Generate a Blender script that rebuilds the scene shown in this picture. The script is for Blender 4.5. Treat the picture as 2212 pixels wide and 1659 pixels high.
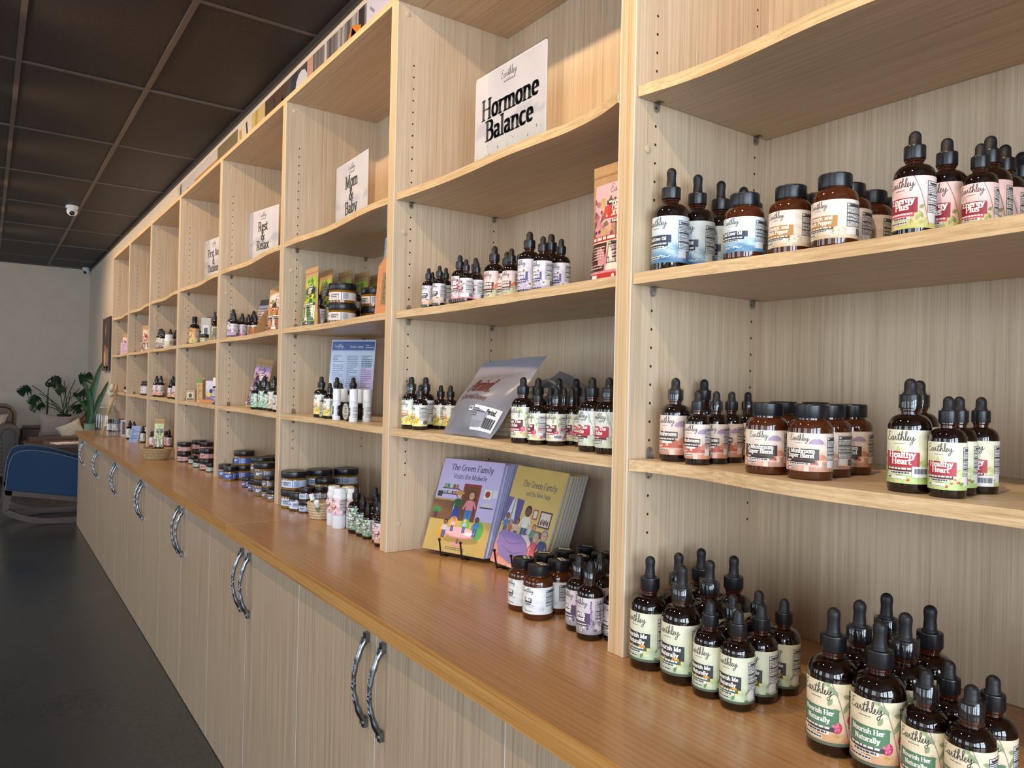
import bpy, bmesh, math, random
import numpy as np
from mathutils import Vector, Matrix
R_ = random.Random(7)
PI = math.pi
SC = bpy.context.scene
COL = SC.collection
for o in list(bpy.data.objects): bpy.data.objects.remove(o)

# ---------------------------------------------------------------- camera
CAM_POS = (0.9095, -0.8871, 0.4546)
YAW, PITCH, ROLL = math.radians(35.3513), math.radians(0.2163), math.radians(1.2568)
_f = Vector((-math.cos(YAW)*math.cos(PITCH), math.sin(YAW)*math.cos(PITCH), math.sin(PITCH)))
_r = _f.cross(Vector((0, 0, 1))).normalized(); _u = _r.cross(_f)
_r2 = math.cos(ROLL)*_r + math.sin(ROLL)*_u; _u2 = -math.sin(ROLL)*_r + math.cos(ROLL)*_u
cam_d = bpy.data.cameras.new('camera'); cam = bpy.data.objects.new('camera', cam_d); COL.objects.link(cam)
cam.matrix_world = Matrix(((_r2.x, _u2.x, -_f.x, CAM_POS[0]), (_r2.y, _u2.y, -_f.y, CAM_POS[1]), (_r2.z, _u2.z, -_f.z, CAM_POS[2]), (0, 0, 0, 1)))
cam_d.sensor_width = 36.0; cam_d.sensor_fit = 'HORIZONTAL'; cam_d.lens = 1602.254/2212*36.0
cam_d.clip_start = 0.02; cam_d.clip_end = 100
SC.camera = cam

# ---------------------------------------------------------------- world, light, exposure
SC.view_settings.view_transform = 'Standard'; SC.view_settings.look = 'None'
SC.view_settings.gamma = 1.0; SC.view_settings.use_curve_mapping = False
SC.view_settings.exposure = EXPOSURE = -0.15
SC.cycles.max_bounces = 8; SC.cycles.diffuse_bounces = 4; SC.cycles.glossy_bounces = 4
SC.cycles.transmission_bounces = 6; SC.cycles.transparent_max_bounces = 8
SC.cycles.caustics_reflective = False; SC.cycles.caustics_refractive = False
wd = bpy.data.worlds.new('world'); SC.world = wd; wd.use_nodes = True
wd.node_tree.nodes['Background'].inputs[0].default_value = (0.75, 0.86, 1.0, 1)
wd.node_tree.nodes['Background'].inputs[1].default_value = 1.0
ROOM_X0, ROOM_X1, ROOM_Y0, ROOM_Y1, FLOOR_Z, CEIL_Z = -12.1, 4.2, -5.6, 0.382, -0.8042, 2.108
# daylight through the shop windows: (centre, size x, size y, facing, power)
def area(name, loc, rot, sx, sy, power, col):
    d = bpy.data.lights.new(name, 'AREA'); d.shape = 'RECTANGLE'; d.size = sx; d.size_y = sy; d.energy = power; d.color = col
    o = bpy.data.objects.new(name, d); COL.objects.link(o); o.location = loc; o.rotation_euler = rot
    return o
DAY = (0.74, 0.87, 1.0)
WIN_RIGHT = [(-4.6, 1.5), (-2.75, 1.5), (-0.9, 1.5)]       # y centre, width, in the wall at ROOM_X1
WIN_FRONT = [(-8.6, 1.7), (-5.4, 1.7), (-2.2, 1.7), (1.2, 1.7)]  # x centre, width, in the wall at ROOM_Y0
WIN_Z0, WIN_Z1 = -0.35, 1.75
for i, (c, w) in enumerate(WIN_RIGHT):
    area('daylight_right', (ROOM_X1+0.06, c, (WIN_Z0+WIN_Z1)/2), (0, PI/2, 0), WIN_Z1-WIN_Z0, w, 150, DAY)
for i, (c, w) in enumerate(WIN_FRONT):
    area('daylight_front', (c, ROOM_Y0-0.06, (WIN_Z0+WIN_Z1)/2), (PI/2, 0, 0), w, WIN_Z1-WIN_Z0, 60, DAY)

# ---------------------------------------------------------------- helpers
def lin(c):
    if c > 1.0: c /= 255.0
    return c/12.92 if c <= 0.04045 else ((c+0.055)/1.055)**2.4
def rgb(*c): 
    if len(c) == 1: c = c[0]
    return tuple(lin(v/255.0 if max(c) > 1 else v) for v in c[:3])
class MB:
    """collects polygons (with an optional colour per point) and links them as one mesh"""
    def __init__(s): s.v, s.f, s.m, s.c = [], [], [], []
    def add(s, verts, faces, mi=0, col=None):
        n = len(s.v); s.v += [tuple(v) for v in verts]
        s.f += [tuple(i+n for i in f) for f in faces]; s.m += [mi]*len(faces)
        if col is not None:
            while len(s.c) < n: s.c.append((1, 1, 1))
            s.c += [col]*len(verts) if not isinstance(col, list) else col
        return s
    def box(s, a, b, mi=0, col=None):
        x0, y0, z0 = a; x1, y1, z1 = b
        v = [(x0,y0,z0),(x1,y0,z0),(x1,y1,z0),(x0,y1,z0),(x0,y0,z1),(x1,y0,z1),(x1,y1,z1),(x0,y1,z1)]
        return s.add(v, [(0,3,2,1),(4,5,6,7),(0,1,5,4),(1,2,6,5),(2,3,7,6),(3,0,4,7)], mi, col)
    def lathe(s, prof, n=32, mi=0, col=None, rib=0.0, c=(0, 0, 0)):
        v, f = [], []
        for k, (r, z) in enumerate(prof):
            for i in range(n):
                rr = r*(1-(rib if i % 2 else 0)); a = 2*PI*i/n
                v.append((c[0]+rr*math.sin(a), c[1]-rr*math.cos(a), c[2]+z))
        for k in range(len(prof)-1):
            for i in range(n):
                j = (i+1) % n; f.append((k*n+i, k*n+j, (k+1)*n+j, (k+1)*n+i))
        if prof[0][0] > 1e-6: f.append(tuple(range(n-1, -1, -1)))
        if prof[-1][0] > 1e-6: f.append(tuple((len(prof)-1)*n+i for i in range(n)))
        return s.add(v, f, mi, col)
    def tube(s, pts, r, n=8, mi=0, col=None, cap=True):
        pts = [Vector(p) for p in pts]; v, f = [], []; m = len(pts)
        rad = r if isinstance(r, (list, tuple)) else [r]*m
        up = Vector((0, 0, 1))
        for k, p in enumerate(pts):
            t = (pts[min(k+1, m-1)]-pts[max(k-1, 0)]).normalized()
            a = t.cross(up)
            if a.length < 1e-3: a = t.cross(Vector((0, 1, 0)))
            a.normalize(); b = t.cross(a); 
            for i in range(n):
                q = p+rad[k]*(math.cos(2*PI*i/n)*a+math.sin(2*PI*i/n)*b); v.append(tuple(q))
        for k in range(m-1):
            for i in range(n): j = (i+1) % n; f.append((k*n+i, k*n+j, (k+1)*n+j, (k+1)*n+i))
        if cap: f.append(tuple(range(n-1, -1, -1))); f.append(tuple((m-1)*n+i for i in range(n)))
        return s.add(v, f, mi, col)
    def grid(s, fn, nu, nv, mi=0, colfn=None, closed=False):
        v = [fn(i/nu, j/nv) for j in range(nv+1) for i in range(nu+1)]
        f = [(j*(nu+1)+i, j*(nu+1)+i+1, (j+1)*(nu+1)+i+1, (j+1)*(nu+1)+i) for j in range(nv) for i in range(nu)]
        c = [colfn(i/nu, j/nv) for j in range(nv+1) for i in range(nu+1)] if colfn else None
        return s.add(v, f, mi, c)
    def prism(s, poly, t0, t1, axis='y', mi=0, col=None):
        """extrude a 2D outline (list of 2D points) along an axis"""
        n = len(poly)
        mk = {'y': lambda p, t: (p[0], t, p[1]), 'x': lambda p, t: (t, p[0], p[1]), 'z': lambda p, t: (p[0], p[1], t)}[axis]
        v = [mk(p, t0) for p in poly]+[mk(p, t1) for p in poly]
        f = [(i, (i+1) % n, n+(i+1) % n, n+i) for i in range(n)]+[tuple(range(n-1, -1, -1)), tuple(range(n, 2*n))]
        return s.add(v, f, mi, col)
    def mesh(s, name, smooth=False):
        me = bpy.data.meshes.new(name); me.from_pydata(s.v, [], s.f)
        if any(s.m): me.polygons.foreach_set('material_index', s.m)
        if s.c:
            while len(s.c) < len(s.v): s.c.append((1, 1, 1))
            at = me.color_attributes.new('Col', 'FLOAT_COLOR', 'POINT')
            at.data.foreach_set('color', np.array([(c[0], c[1], c[2], 1.0) for c in s.c], dtype=np.float32).ravel())
        if smooth: me.polygons.foreach_set('use_smooth', [True]*len(me.polygons))
        me.update(); return me
def fixn(me):
    bm = bmesh.new(); bm.from_mesh(me); bmesh.ops.recalc_face_normals(bm, faces=bm.faces); bm.to_mesh(me); bm.free(); return me
def smooth_angle(me, deg=40):
    me.polygons.foreach_set('use_smooth', [True]*len(me.polygons))
    bm = bmesh.new(); bm.from_mesh(me); lim = math.radians(deg)
    for e in bm.edges:
        e.smooth = not (len(e.link_faces) == 2 and e.calc_face_angle(0) > lim)
    bm.to_mesh(me); bm.free(); return me
def obj(name, me, mats, parent=None, loc=None, rot=None, label=None, cat=None, group=None, kind=None):
    if isinstance(me, MB): me = me.mesh(name)
    if mats is not None and not me.materials:
        for m in (mats if isinstance(mats, (list, tuple)) else [mats]): me.materials.append(m)
    o = bpy.data.objects.new(name, me); COL.objects.link(o)
    if parent: o.parent = parent
    if loc is not None: o.location = loc
    if rot is not None: o.rotation_euler = rot
    tag(o, label, cat, group, kind); return o
def tag(o, label=None, cat=None, group=None, kind=None):
    if label: o['label'] = label
    if cat: o['category'] = cat
    if group: o['group'] = group
    if kind: o['kind'] = kind
def thing(name, label, cat, loc=(0, 0, 0), rz=0.0, group=None, kind=None):
    o = bpy.data.objects.new(name, None); COL.objects.link(o); o.empty_display_size = 0.05
    o.location = loc; o.rotation_euler = (0, 0, rz); tag(o, label, cat, group, kind); return o
def bevel(me, w=0.003, seg=2, ang=40):
    bm = bmesh.new(); bm.from_mesh(me); bmesh.ops.recalc_face_normals(bm, faces=bm.faces)
    ed = [e for e in bm.edges if len(e.link_faces) == 2 and e.calc_face_angle(0) > math.radians(ang)]
    bmesh.ops.bevel(bm, geom=ed, offset=w, segments=seg, affect='EDGES', clamp_overlap=True)
    bm.to_mesh(me); bm.free(); return me
def catmull(pts, n=6):
    P = [np.array(p, float) for p in pts]; P = [2*P[0]-P[1]]+P+[2*P[-1]-P[-2]]; out = []
    for i in range(1, len(P)-2):
        for k in range(n):
            t = k/n; a, b, c, d = P[i-1:i+3]
            out.append(tuple(0.5*(2*b+(c-a)*t+(2*a-5*b+4*c-d)*t*t+(3*b-a-3*c+d)*t**3)))
    out.append(tuple(P[-2])); return out

# ---------------------------------------------------------------- materials (all node based)
class NT:
    def __init__(s, name):
        s.m = bpy.data.materials.new(name); s.m.use_nodes = True; s.t = s.m.node_tree
        s.b = s.t.nodes['Principled BSDF']; s.out = s.t.nodes['Material Output']
    def n(s, typ, **kw):
        nd = s.t.nodes.new(typ)
        for k, v in kw.items():
            if k.startswith('i_'):
                key = k[2:]; key = int(key) if key.isdigit() else key.replace('_', ' ')
                nd.inputs[key].default_value = v
            else: setattr(nd, k, v)
        return nd
    def l(s, a, b): s.t.links.new(a, b)
    def ramp(s, fac, stops):
        r = s.n('ShaderNodeValToRGB'); e = r.color_ramp.elements
        while len(e) < len(stops): e.new(0.5)
        for k, (p, c) in enumerate(stops): e[k].position = p; e[k].color = (*c, 1)
        s.l(fac, r.inputs[0]); return r.outputs[0]
    def coords(s, scale=(1, 1, 1), rnd=True, rot=(0, 0, 0)):
        tc = s.n('ShaderNodeTexCoord'); mp = s.n('ShaderNodeMapping'); mp.inputs['Scale'].default_value = scale; mp.inputs['Rotation'].default_value = rot
        if rnd:
            oi = s.n('ShaderNodeObjectInfo'); mu = s.n('ShaderNodeMath', operation='MULTIPLY'); mu.inputs[1].default_value = 7.3
            s.l(oi.outputs['Random'], mu.inputs[0]); ad = s.n('ShaderNodeVectorMath', operation='ADD')
            s.l(tc.outputs['Object'], ad.inputs[0]); s.l(mu.outputs[0], ad.inputs[1]); s.l(ad.outputs[0], mp.inputs[0])
        else: s.l(tc.outputs['Object'], mp.inputs[0])
        return mp.outputs[0]
    def bump(s, h, strength=0.1, dist=0.001):
        b = s.n('ShaderNodeBump'); b.inputs['Strength'].default_value = strength; b.inputs['Distance'].default_value = dist
        s.l(h, b.inputs['Height']); s.l(b.outputs[0], s.b.inputs['Normal'])
    def mix(s, fac, a, b, mode='MIX'):
        m = s.n('ShaderNodeMix', data_type='RGBA', blend_type=mode)
        if hasattr(fac, 'links'): s.l(fac, m.inputs[0])
        else: m.inputs[0].default_value = fac
        for k, v in ((6, a), (7, b)):
            if hasattr(v, 'links'): s.l(v, m.inputs[k])
            else: m.inputs[k].default_value = (*v, 1)
        return m.outputs[2]
def plain(name, col, rough=0.5, metal=0.0, spec=0.5, coat=0.0, noise=0.0, nscale=40, bump=0.0, **kw):
    """a simple procedural surface: base colour with a little noise mottling"""
    t = NT(name); b = t.b
    b.inputs['Roughness'].default_value = rough; b.inputs['Metallic'].default_value = metal
    b.inputs['Specular IOR Level'].default_value = spec; b.inputs['Coat Weight'].default_value = coat
    for k, v in kw.items(): b.inputs[k.replace('_', ' ')].default_value = v
    nz = t.n('ShaderNodeTexNoise', i_Scale=nscale, i_Detail=3.0); t.l(t.coords(), nz.inputs['Vector'])
    a = max(noise, 0.02)
    t.l(t.ramp(nz.outputs[0], [(0.3, tuple(c*(1-a) for c in col)), (0.7, tuple(min(1, c*(1+a)) for c in col))]), b.inputs['Base Color'])
    if bump: t.bump(nz.outputs[0], bump, 0.002)
    return t.m
def veneer(name, dark, mid, light, axis, rough=0.45, coat=0.0, wave=0.0, fine=1.0, spec=0.4):
    """straight-grained wood: colour streaks and thin pores that run along axis (0, 1 or 2)"""
    t = NT(name)
    sc = [150*fine]*3; sc[axis] = 1.6; s2 = [520*fine]*3; s2[axis] = 6.0
    n1 = t.n('ShaderNodeTexNoise', i_Scale=1.0, i_Detail=5.0, i_Roughness=0.65, i_Distortion=wave); t.l(t.coords(tuple(sc)), n1.inputs['Vector'])
    n2 = t.n('ShaderNodeTexNoise', i_Scale=1.0, i_Detail=2.0, i_Roughness=0.5); t.l(t.coords(tuple(s2)), n2.inputs['Vector'])
    c1 = t.ramp(n1.outputs[0], [(0.28, dark), (0.5, mid), (0.72, light)])
    pores = t.ramp(n2.outputs[0], [(0.30, (0.55, 0.50, 0.45)), (0.45, (1, 1, 1))])
    c = t.mix(0.45, c1, pores, 'MULTIPLY'); t.l(c, t.b.inputs['Base Color'])
    t.b.inputs['Roughness'].default_value = rough; t.b.inputs['Coat Weight'].default_value = coat; t.b.inputs['Coat Roughness'].default_value = 0.15
    t.b.inputs['Specular IOR Level'].default_value = spec
    t.bump(n2.outputs[0], 0.05, 0.0006); return t.m
MT = {}
ASH = (rgb(186, 163, 136), rgb(203, 181, 153), rgb(216, 196, 170))
MT['ash_v'] = veneer('ash_veneer_vertical', *ASH, 2)
MT['ash_h'] = veneer('ash_veneer_horizontal', *ASH, 0, rough=0.4)
MT['edge_h'] = veneer('ash_edge_band_horizontal', rgb(184, 150, 108), rgb(212, 180, 136), rgb(230, 204, 162), 0, fine=1.6)
MT['edge_v'] = veneer('ash_edge_band_vertical', rgb(184, 152, 112), rgb(212, 182, 142), rgb(228, 203, 166), 2, fine=1.2)
MT['door'] = veneer('cabinet_door_veneer', rgb(166, 138, 112), rgb(189, 162, 134), rgb(203, 178, 150), 2, rough=0.38, fine=0.9)
MT['white_edge'] = plain('pale_edge_tape', rgb(226, 222, 212), 0.4)
def worktop_mat():
    t = NT('honey_cherry_worktop')
    v = t.coords((1.6, 22, 22), rnd=True)
    n0 = t.n('ShaderNodeTexNoise', i_Scale=0.8, i_Detail=2.0); t.l(v, n0.inputs['Vector'])
    wv = t.n('ShaderNodeTexWave', wave_type='BANDS', bands_direction='Y', wave_profile='SAW', i_Scale=1.1, i_Distortion=7.0, i_Detail=2.5, i_Detail_Scale=0.7)
    t.l(v, wv.inputs['Vector'])
    n2 = t.n('ShaderNodeTexNoise', i_Scale=1.0, i_Detail=3.0); t.l(t.coords((6, 260, 260)), n2.inputs['Vector'])
    c1 = t.ramp(wv.outputs['Fac'], [(0.0, rgb(160, 116, 74)), (0.35, rgb(188, 144, 98)), (0.75, rgb(197, 153, 106)), (1.0, rgb(180, 134, 88))])
    c2 = t.ramp(n0.outputs[0], [(0.3, rgb(178, 132, 86)), (0.7, rgb(203, 160, 112))])
    c = t.mix(0.55, c1, c2); po = t.ramp(n2.outputs[0], [(0.30, (0.72, 0.66, 0.60)), (0.46, (1, 1, 1))])
    t.l(t.mix(0.8, c, po, 'MULTIPLY'), t.b.inputs['Base Color'])
    t.b.inputs['Roughness'].default_value = 0.34; t.b.inputs['Coat Weight'].default_value = 0.5; t.b.inputs['Coat Roughness'].default_value = 0.16
    t.bump(n2.outputs[0], 0.04, 0.0005); return t.m
MT['top'] = worktop_mat()
MT['top_edge'] = veneer('honey_cherry_edge', rgb(168, 112, 52), rgb(196, 140, 74), rgb(212, 160, 92), 0, rough=0.36, coat=0.3, fine=1.0)
def floor_mat():
    t = NT('polished_dark_concrete')
    n1 = t.n('ShaderNodeTexNoise', i_Scale=0.9, i_Detail=6.0, i_Roughness=0.6, i_Distortion=0.6); t.l(t.coords((1, 1, 1), rnd=False), n1.inputs['Vector'])
    n2 = t.n('ShaderNodeTexNoise', i_Scale=60.0, i_Detail=4.0); t.l(t.coords((1, 1, 1), rnd=False), n2.inputs['Vector'])
    c = t.mix(0.35, t.ramp(n1.outputs[0], [(0.3, rgb(58, 60, 60)), (0.55, rgb(74, 76, 74)), (0.75, rgb(88, 86, 80))]), t.ramp(n2.outputs[0], [(0.3, rgb(56, 58, 60)), (0.7, rgb(90, 90, 88))]))
    t.l(c, t.b.inputs['Base Color'])
    t.l(t.ramp(n1.outputs[0], [(0.3, (0.22,)*3), (0.75, (0.36,)*3)]), t.b.inputs['Roughness'])
    t.b.inputs['Specular IOR Level'].default_value = 0.6
    return t.m
MT['floor'] = floor_mat()
MT['wall'] = plain('cream_wall_paint', rgb(222, 206, 188), 0.75, noise=0.03, nscale=6, bump=0.03)
def tile_mat():
    t = NT('black_acoustic_tile')
    n1 = t.n('ShaderNodeTexNoise', i_Scale=170.0, i_Detail=3.0); t.l(t.coords(rnd=True), n1.inputs['Vector'])
    t.l(t.ramp(n1.outputs[0], [(0.36, rgb(20, 17, 17)), (0.48, rgb(48, 41, 41))]), t.b.inputs['Base Color'])
    t.b.inputs['Roughness'].default_value = 0.62; t.bump(n1.outputs[0], 0.25, 0.002); return t.m
MT['tile'] = tile_mat()
MT['grid'] = plain('ceiling_grid_paint', rgb(92, 82, 78), 0.45, noise=0.05)
MT['black_trim'] = plain('dark_ceiling_trim', rgb(48, 44, 46), 0.45)
def printed(name, rough=0.45, coat=0.0):
    """printed paper: the colour of each point comes from the print laid on the sheet"""
    t = NT(name); a = t.n('ShaderNodeVertexColor'); a.layer_name = 'Col'
    nz = t.n('ShaderNodeTexNoise', i_Scale=900.0, i_Detail=2.0); t.l(t.coords(), nz.inputs['Vector'])
    g = t.ramp(nz.outputs[0], [(0.3, (0.95,)*3), (0.7, (1, 1, 1))])
    t.l(t.mix(1.0, a.outputs[0], g, 'MULTIPLY'), t.b.inputs['Base Color'])
    t.b.inputs['Roughness'].default_value = rough; t.b.inputs['Coat Weight'].default_value = coat; return t.m
MT['label'] = printed('printed_label', 0.42)
MT['gloss_print'] = printed('glossy_print', 0.3, 0.3)
MT['matte_print'] = printed('matte_print', 0.7)
def glassy(name, col, trans, rough=0.03, ior=1.5, spec=0.5):
    return plain(name, col, rough, spec=spec, Transmission_Weight=trans, IOR=ior)
MT['amber_dark'] = plain('amber_glass_filled', rgb(22, 10, 6), 0.035, spec=0.6, coat=0.4, Coat_Roughness=0.02)
MT['amber_neck'] = plain('amber_glass_neck', rgb(58, 24, 12), 0.05, spec=0.7)
MT['amber_jar'] = plain('amber_glass_jar', rgb(72, 34, 14), 0.05, spec=0.6, coat=0.3, Coat_Roughness=0.03)
MT['amber_gold'] = plain('golden_glass_jar', rgb(128, 88, 14), 0.08, spec=0.6, coat=0.3, Coat_Roughness=0.03)
MT['black_plastic'] = plain('black_plastic_cap', rgb(22, 23, 28), 0.32, spec=0.5)
MT['rubber'] = plain('black_rubber_bulb', rgb(26, 26, 30), 0.48, spec=0.4)
MT['white_plastic'] = plain('white_plastic', rgb(226, 232, 238), 0.35)
def clear_film(name, tint=(1, 1, 1), gloss=0.12, rough=0.08):
    t = NT(name); tr = t.n('ShaderNodeBsdfTransparent'); tr.inputs[0].default_value = (*tint, 1)
    gl = t.n('ShaderNodeBsdfGlossy'); gl.inputs['Roughness'].default_value = rough
    fr = t.n('ShaderNodeLayerWeight'); fr.inputs[0].default_value = 0.25
    ad = t.n('ShaderNodeMath', operation='MULTIPLY_ADD'); ad.inputs[1].default_value = 0.22; ad.inputs[2].default_value = gloss*0.5; t.l(fr.outputs['Facing'], ad.inputs[0])
    mx = t.n('ShaderNodeMixShader'); t.l(ad.outputs[0], mx.inputs[0]); t.l(tr.outputs[0], mx.inputs[1]); t.l(gl.outputs[0], mx.inputs[2])
    t.l(mx.outputs[0], t.out.inputs[0]); return t.m
MT['film'] = clear_film('clear_film')
MT['acrylic'] = clear_film('clear_acrylic', (0.97, 0.98, 0.99), 0.03, 0.03)
MT['pin'] = clear_film('clear_pin_plastic', (0.86, 0.87, 0.88), 0.16, 0.1)
MT['jar_glass'] = clear_film('clear_jar_glass', (0.93, 0.95, 0.95), 0.05, 0.02)
MT['kraft'] = plain('kraft_paper', rgb(190, 150, 104), 0.72, noise=0.08, nscale=60, bump=0.1)
MT['kraft_orange'] = plain('orange_kraft_board', rgb(200, 134, 86), 0.7, noise=0.05, nscale=60)
MT['steel'] = plain('pewter_handle', rgb(128, 130, 134), 0.24, metal=1.0, noise=0.25, nscale=90)
MT['black_wire'] = plain('black_coated_wire', rgb(14, 14, 15), 0.35)
MT['rope'] = plain('jute_rope', rgb(206, 184, 150), 0.85, noise=0.2, nscale=180, bump=0.5)
MT['seagrass'] = plain('woven_seagrass', rgb(184, 156, 112), 0.85, noise=0.3, nscale=120, bump=0.5)
MT['bamboo'] = plain('pale_bamboo', rgb(206, 168, 118), 0.5, noise=0.12, nscale=30)
MT['paper'] = plain('white_card', rgb(232, 230, 232), 0.6)

# ---------------------------------------------------------------- flat print: shapes, lettering, labels
def arc(cx, cy, rx, ry, a0, a1, n=10):
    return [(cx+rx*math.cos(math.radians(a0+(a1-a0)*k/n)), cy+ry*math.sin(math.radians(a0+(a1-a0)*k/n))) for k in range(n+1)]
# serif alphabet: x-height 1, capitals 1.5; per letter (advance, strokes, foot or head serifs as (x, y))
GL = {
 'a': (.86, [arc(.36, .66, .24, .30, 150, 20, 6)+[(.60, .7), (.60, .12), (.74, .03)], arc(.38, .28, .24, .25, 60, 350, 12)], []),
 'b': (.92, [[(.18, 1.5), (.18, .05)], arc(.46, .5, .28, .46, 170, -175, 16)], [(.10, 1.48)]),
 'c': (.80, [arc(.46, .5, .30, .46, 50, 315, 14)], []),
 'd': (.94, [[(.70, 1.5), (.70, .05), (.84, .02)], arc(.42, .5, .28, .46, 10, 355, 16)], [(.62, 1.48)]),
 'e': (.84, [[(.18, .52), (.70, .56)]+arc(.45, .52, .28, .46, 5, 315, 16)], []),
 'f': (.60, [arc(.46, 1.24, .24, .24, 60, 180, 6)+[(.22, .03)], [(.04, .97), (.50, .97)]], [(.24, .03)]),
 'g': (.90, [arc(.42, .56, .27, .40, 0, 360, 14), [(.72, .96), (.72, -.15)]+arc(.44, -.15, .28, .28, 0, -150, 8)], []),
 'h': (.98, [[(.20, 1.5), (.20, .03)], [(.20, .6)]+arc(.50, .62, .28, .34, 150, 0, 8)+[(.78, .03)]], [(.20, .03), (.80, .03), (.12, 1.48)]),
 'i': (.46, [[(.22, .97), (.22, .03)], [(.20, 1.34), (.26, 1.34)]], [(.22, .03), (.15, .95)]),
 'k': (.94, [[(.20, 1.5), (.20, .03)], [(.24, .42), (.74, .96)], [(.38, .58), (.78, .03)]], [(.20, .03), (.80, .03)]),
 'l': (.46, [[(.22, 1.5), (.22, .03)]], [(.22, .03), (.14, 1.48)]),
 'm': (1.42, [[(.20, .97), (.20, .03)], [(.20, .6)]+arc(.46, .64, .25, .32, 150, 0, 7)+[(.71, .03)], [(.71, .6)]+arc(.97, .64, .25, .32, 150, 0, 7)+[(1.22, .03)]], [(.20, .03), (.72, .03), (1.24, .03), (.12, .95)]),
 'n': (.98, [[(.20, .97), (.20, .03)], [(.20, .6)]+arc(.50, .62, .28, .34, 150, 0, 8)+[(.78, .03)]], [(.20, .03), (.80, .03), (.12, .95)]),
 'o': (.90, [arc(.45, .5, .31, .47, 90, 450, 20)], []),
 'p': (.92, [[(.18, .97), (.18, -.45)], arc(.46, .5, .28, .46, 170, -175, 16)], [(.18, -.45), (.10, .95)]),
 'r': (.70, [[(.20, .97), (.20, .03)], [(.20, .6)]+arc(.48, .62, .26, .32, 140, 50, 5)], [(.22, .03), (.12, .95)]),
 's': (.72, [[(.58, .80)]+arc(.38, .73, .22, .22, 40, 250, 8)+arc(.36, .26, .24, .24, 70, -140, 9)], []),
 't': (.60, [[(.24, 1.3), (.24, .2)]+arc(.42, .2, .18, .18, 180, 310, 5), [(.04, .97), (.50, .97)]], []),
 'u': (.98, [[(.20, .97), (.20, .36)]+arc(.46, .36, .26, .34, 180, 340, 8), [(.76, .97), (.76, .10), (.90, .03)]], [(.13, .95), (.69, .95)]),
 'v': (.88, [[(.12, .97), (.46, .05), (.78, .97)]], [(.12, .95), (.80, .95)]),
 'w': (1.28, [[(.12, .97), (.40, .05), (.66, .90), (.92, .05), (1.18, .97)]], [(.12, .95), (1.18, .95)]),
 'x': (.92, [[(.14, .97), (.78, .03)], [(.76, .97), (.14, .03)]], [(.14, .95), (.78, .95), (.14, .03), (.78, .03)]),
 'y': (.88, [[(.12, .97), (.46, .08)], [(.80, .97), (.40, -.25), (.16, -.45), (.06, -.36)]], [(.12, .95), (.80, .95)]),
 'A': (1.22, [[(.10, .03), (.58, 1.5), (1.08, .03)], [(.28, .5), (.86, .5)]], [(.10, .03), (1.10, .03)]),
 'B': (1.10, [[(.22, 1.5), (.22, .03)], [(.22, 1.47)]+arc(.56, 1.14, .30, .33, 90, -90, 8)+[(.22, .80)], [(.50, .80)]+arc(.58, .42, .36, .38, 90, -90, 9)+[(.22, .03)]], [(.18, 1.47), (.18, .03)]),
 'C': (1.14, [arc(.64, .75, .46, .72, 48, 312, 18)], []),
 'E': (1.02, [[(.22, 1.5), (.22, .03)], [(.22, 1.47), (.86, 1.47), (.86, 1.25)], [(.22, .78), (.70, .78)], [(.22, .03), (.90, .03), (.90, .28)]], [(.18, 1.47), (.18, .03)]),
 'F': (.96, [[(.22, 1.5), (.22, .03)], [(.22, 1.47), (.86, 1.47), (.86, 1.22)], [(.22, .78), (.70, .78)]], [(.18, 1.47), (.22, .03)]),
 'G': (1.20, [arc(.64, .75, .46, .72, 48, 330, 18), [(1.02, .66), (1.02, .22)]], [(1.0, .68)]),
 'H': (1.30, [[(.24, 1.5), (.24, .03)], [(1.04, 1.5), (1.04, .03)], [(.24, .78), (1.04, .78)]], [(.24, 1.47), (.24, .03), (1.04, 1.47), (1.04, .03)]),
 'L': (.98, [[(.22, 1.5), (.22, .03)], [(.22, .03), (.88, .03), (.88, .30)]], [(.22, 1.47), (.16, .03)]),
 'M': (1.56, [[(.22, .03), (.26, 1.5), (.76, .12), (1.26, 1.5), (1.30, .03)]], [(.22, .03), (1.32, .03), (.22, 1.47), (1.30, 1.47)]),
 'N': (1.32, [[(.22, .03), (.22, 1.5), (1.04, .03), (1.04, 1.5)]], [(.22, .03), (.16, 1.47), (1.06, 1.47)]),
 'O': (1.24, [arc(.62, .75, .46, .72, 90, 450, 24)], []),
 'P': (1.02, [[(.22, 1.5), (.22, .03)], [(.22, 1.47)]+arc(.54, 1.08, .36, .39, 90, -90, 9)+[(.22, .69)]], [(.18, 1.47), (.22, .03)]),
 'R': (1.14, [[(.22, 1.5), (.22, .03)], [(.22, 1.47)]+arc(.54, 1.10, .34, .37, 90, -90, 9)+[(.22, .73)], [(.54, .72), (.98, .03)]], [(.18, 1.47), (.22, .03), (1.0, .03)]),
 'S': (.98, [[(.80, 1.2)]+arc(.50, 1.12, .30, .35, 30, 250, 9)+arc(.48, .38, .34, .37, 70, -150, 10)], []),
 'T': (1.10, [[(.54, 1.5), (.54, .03)], [(.08, 1.2), (.08, 1.47), (1.02, 1.47), (1.02, 1.2)]], [(.54, .03)]),
 'V': (1.14, [[(.10, 1.5), (.58, .05), (1.02, 1.5)]], [(.12, 1.47), (1.02, 1.47)]),
 '&': (1.24, [[(1.06, .72), (.80, .22)]+arc(.46, .36, .34, .36, -30, -220, 9)+[(.66, 1.06)]+arc(.50, 1.20, .20, .27, -20, 200, 8)+[(.52, .68), (1.10, .03)]], []),
 '5': (.90, [[(.74, 1.47), (.24, 1.47), (.20, .85)]+arc(.42, .46, .34, .44, 110, -140, 12)], []),
 '-': (.6, [[(.12, .5), (.48, .5)]], []), '.': (.4, [[(.16, .08), (.22, .08)]], []), ' ': (.48, [], []),
}
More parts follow.
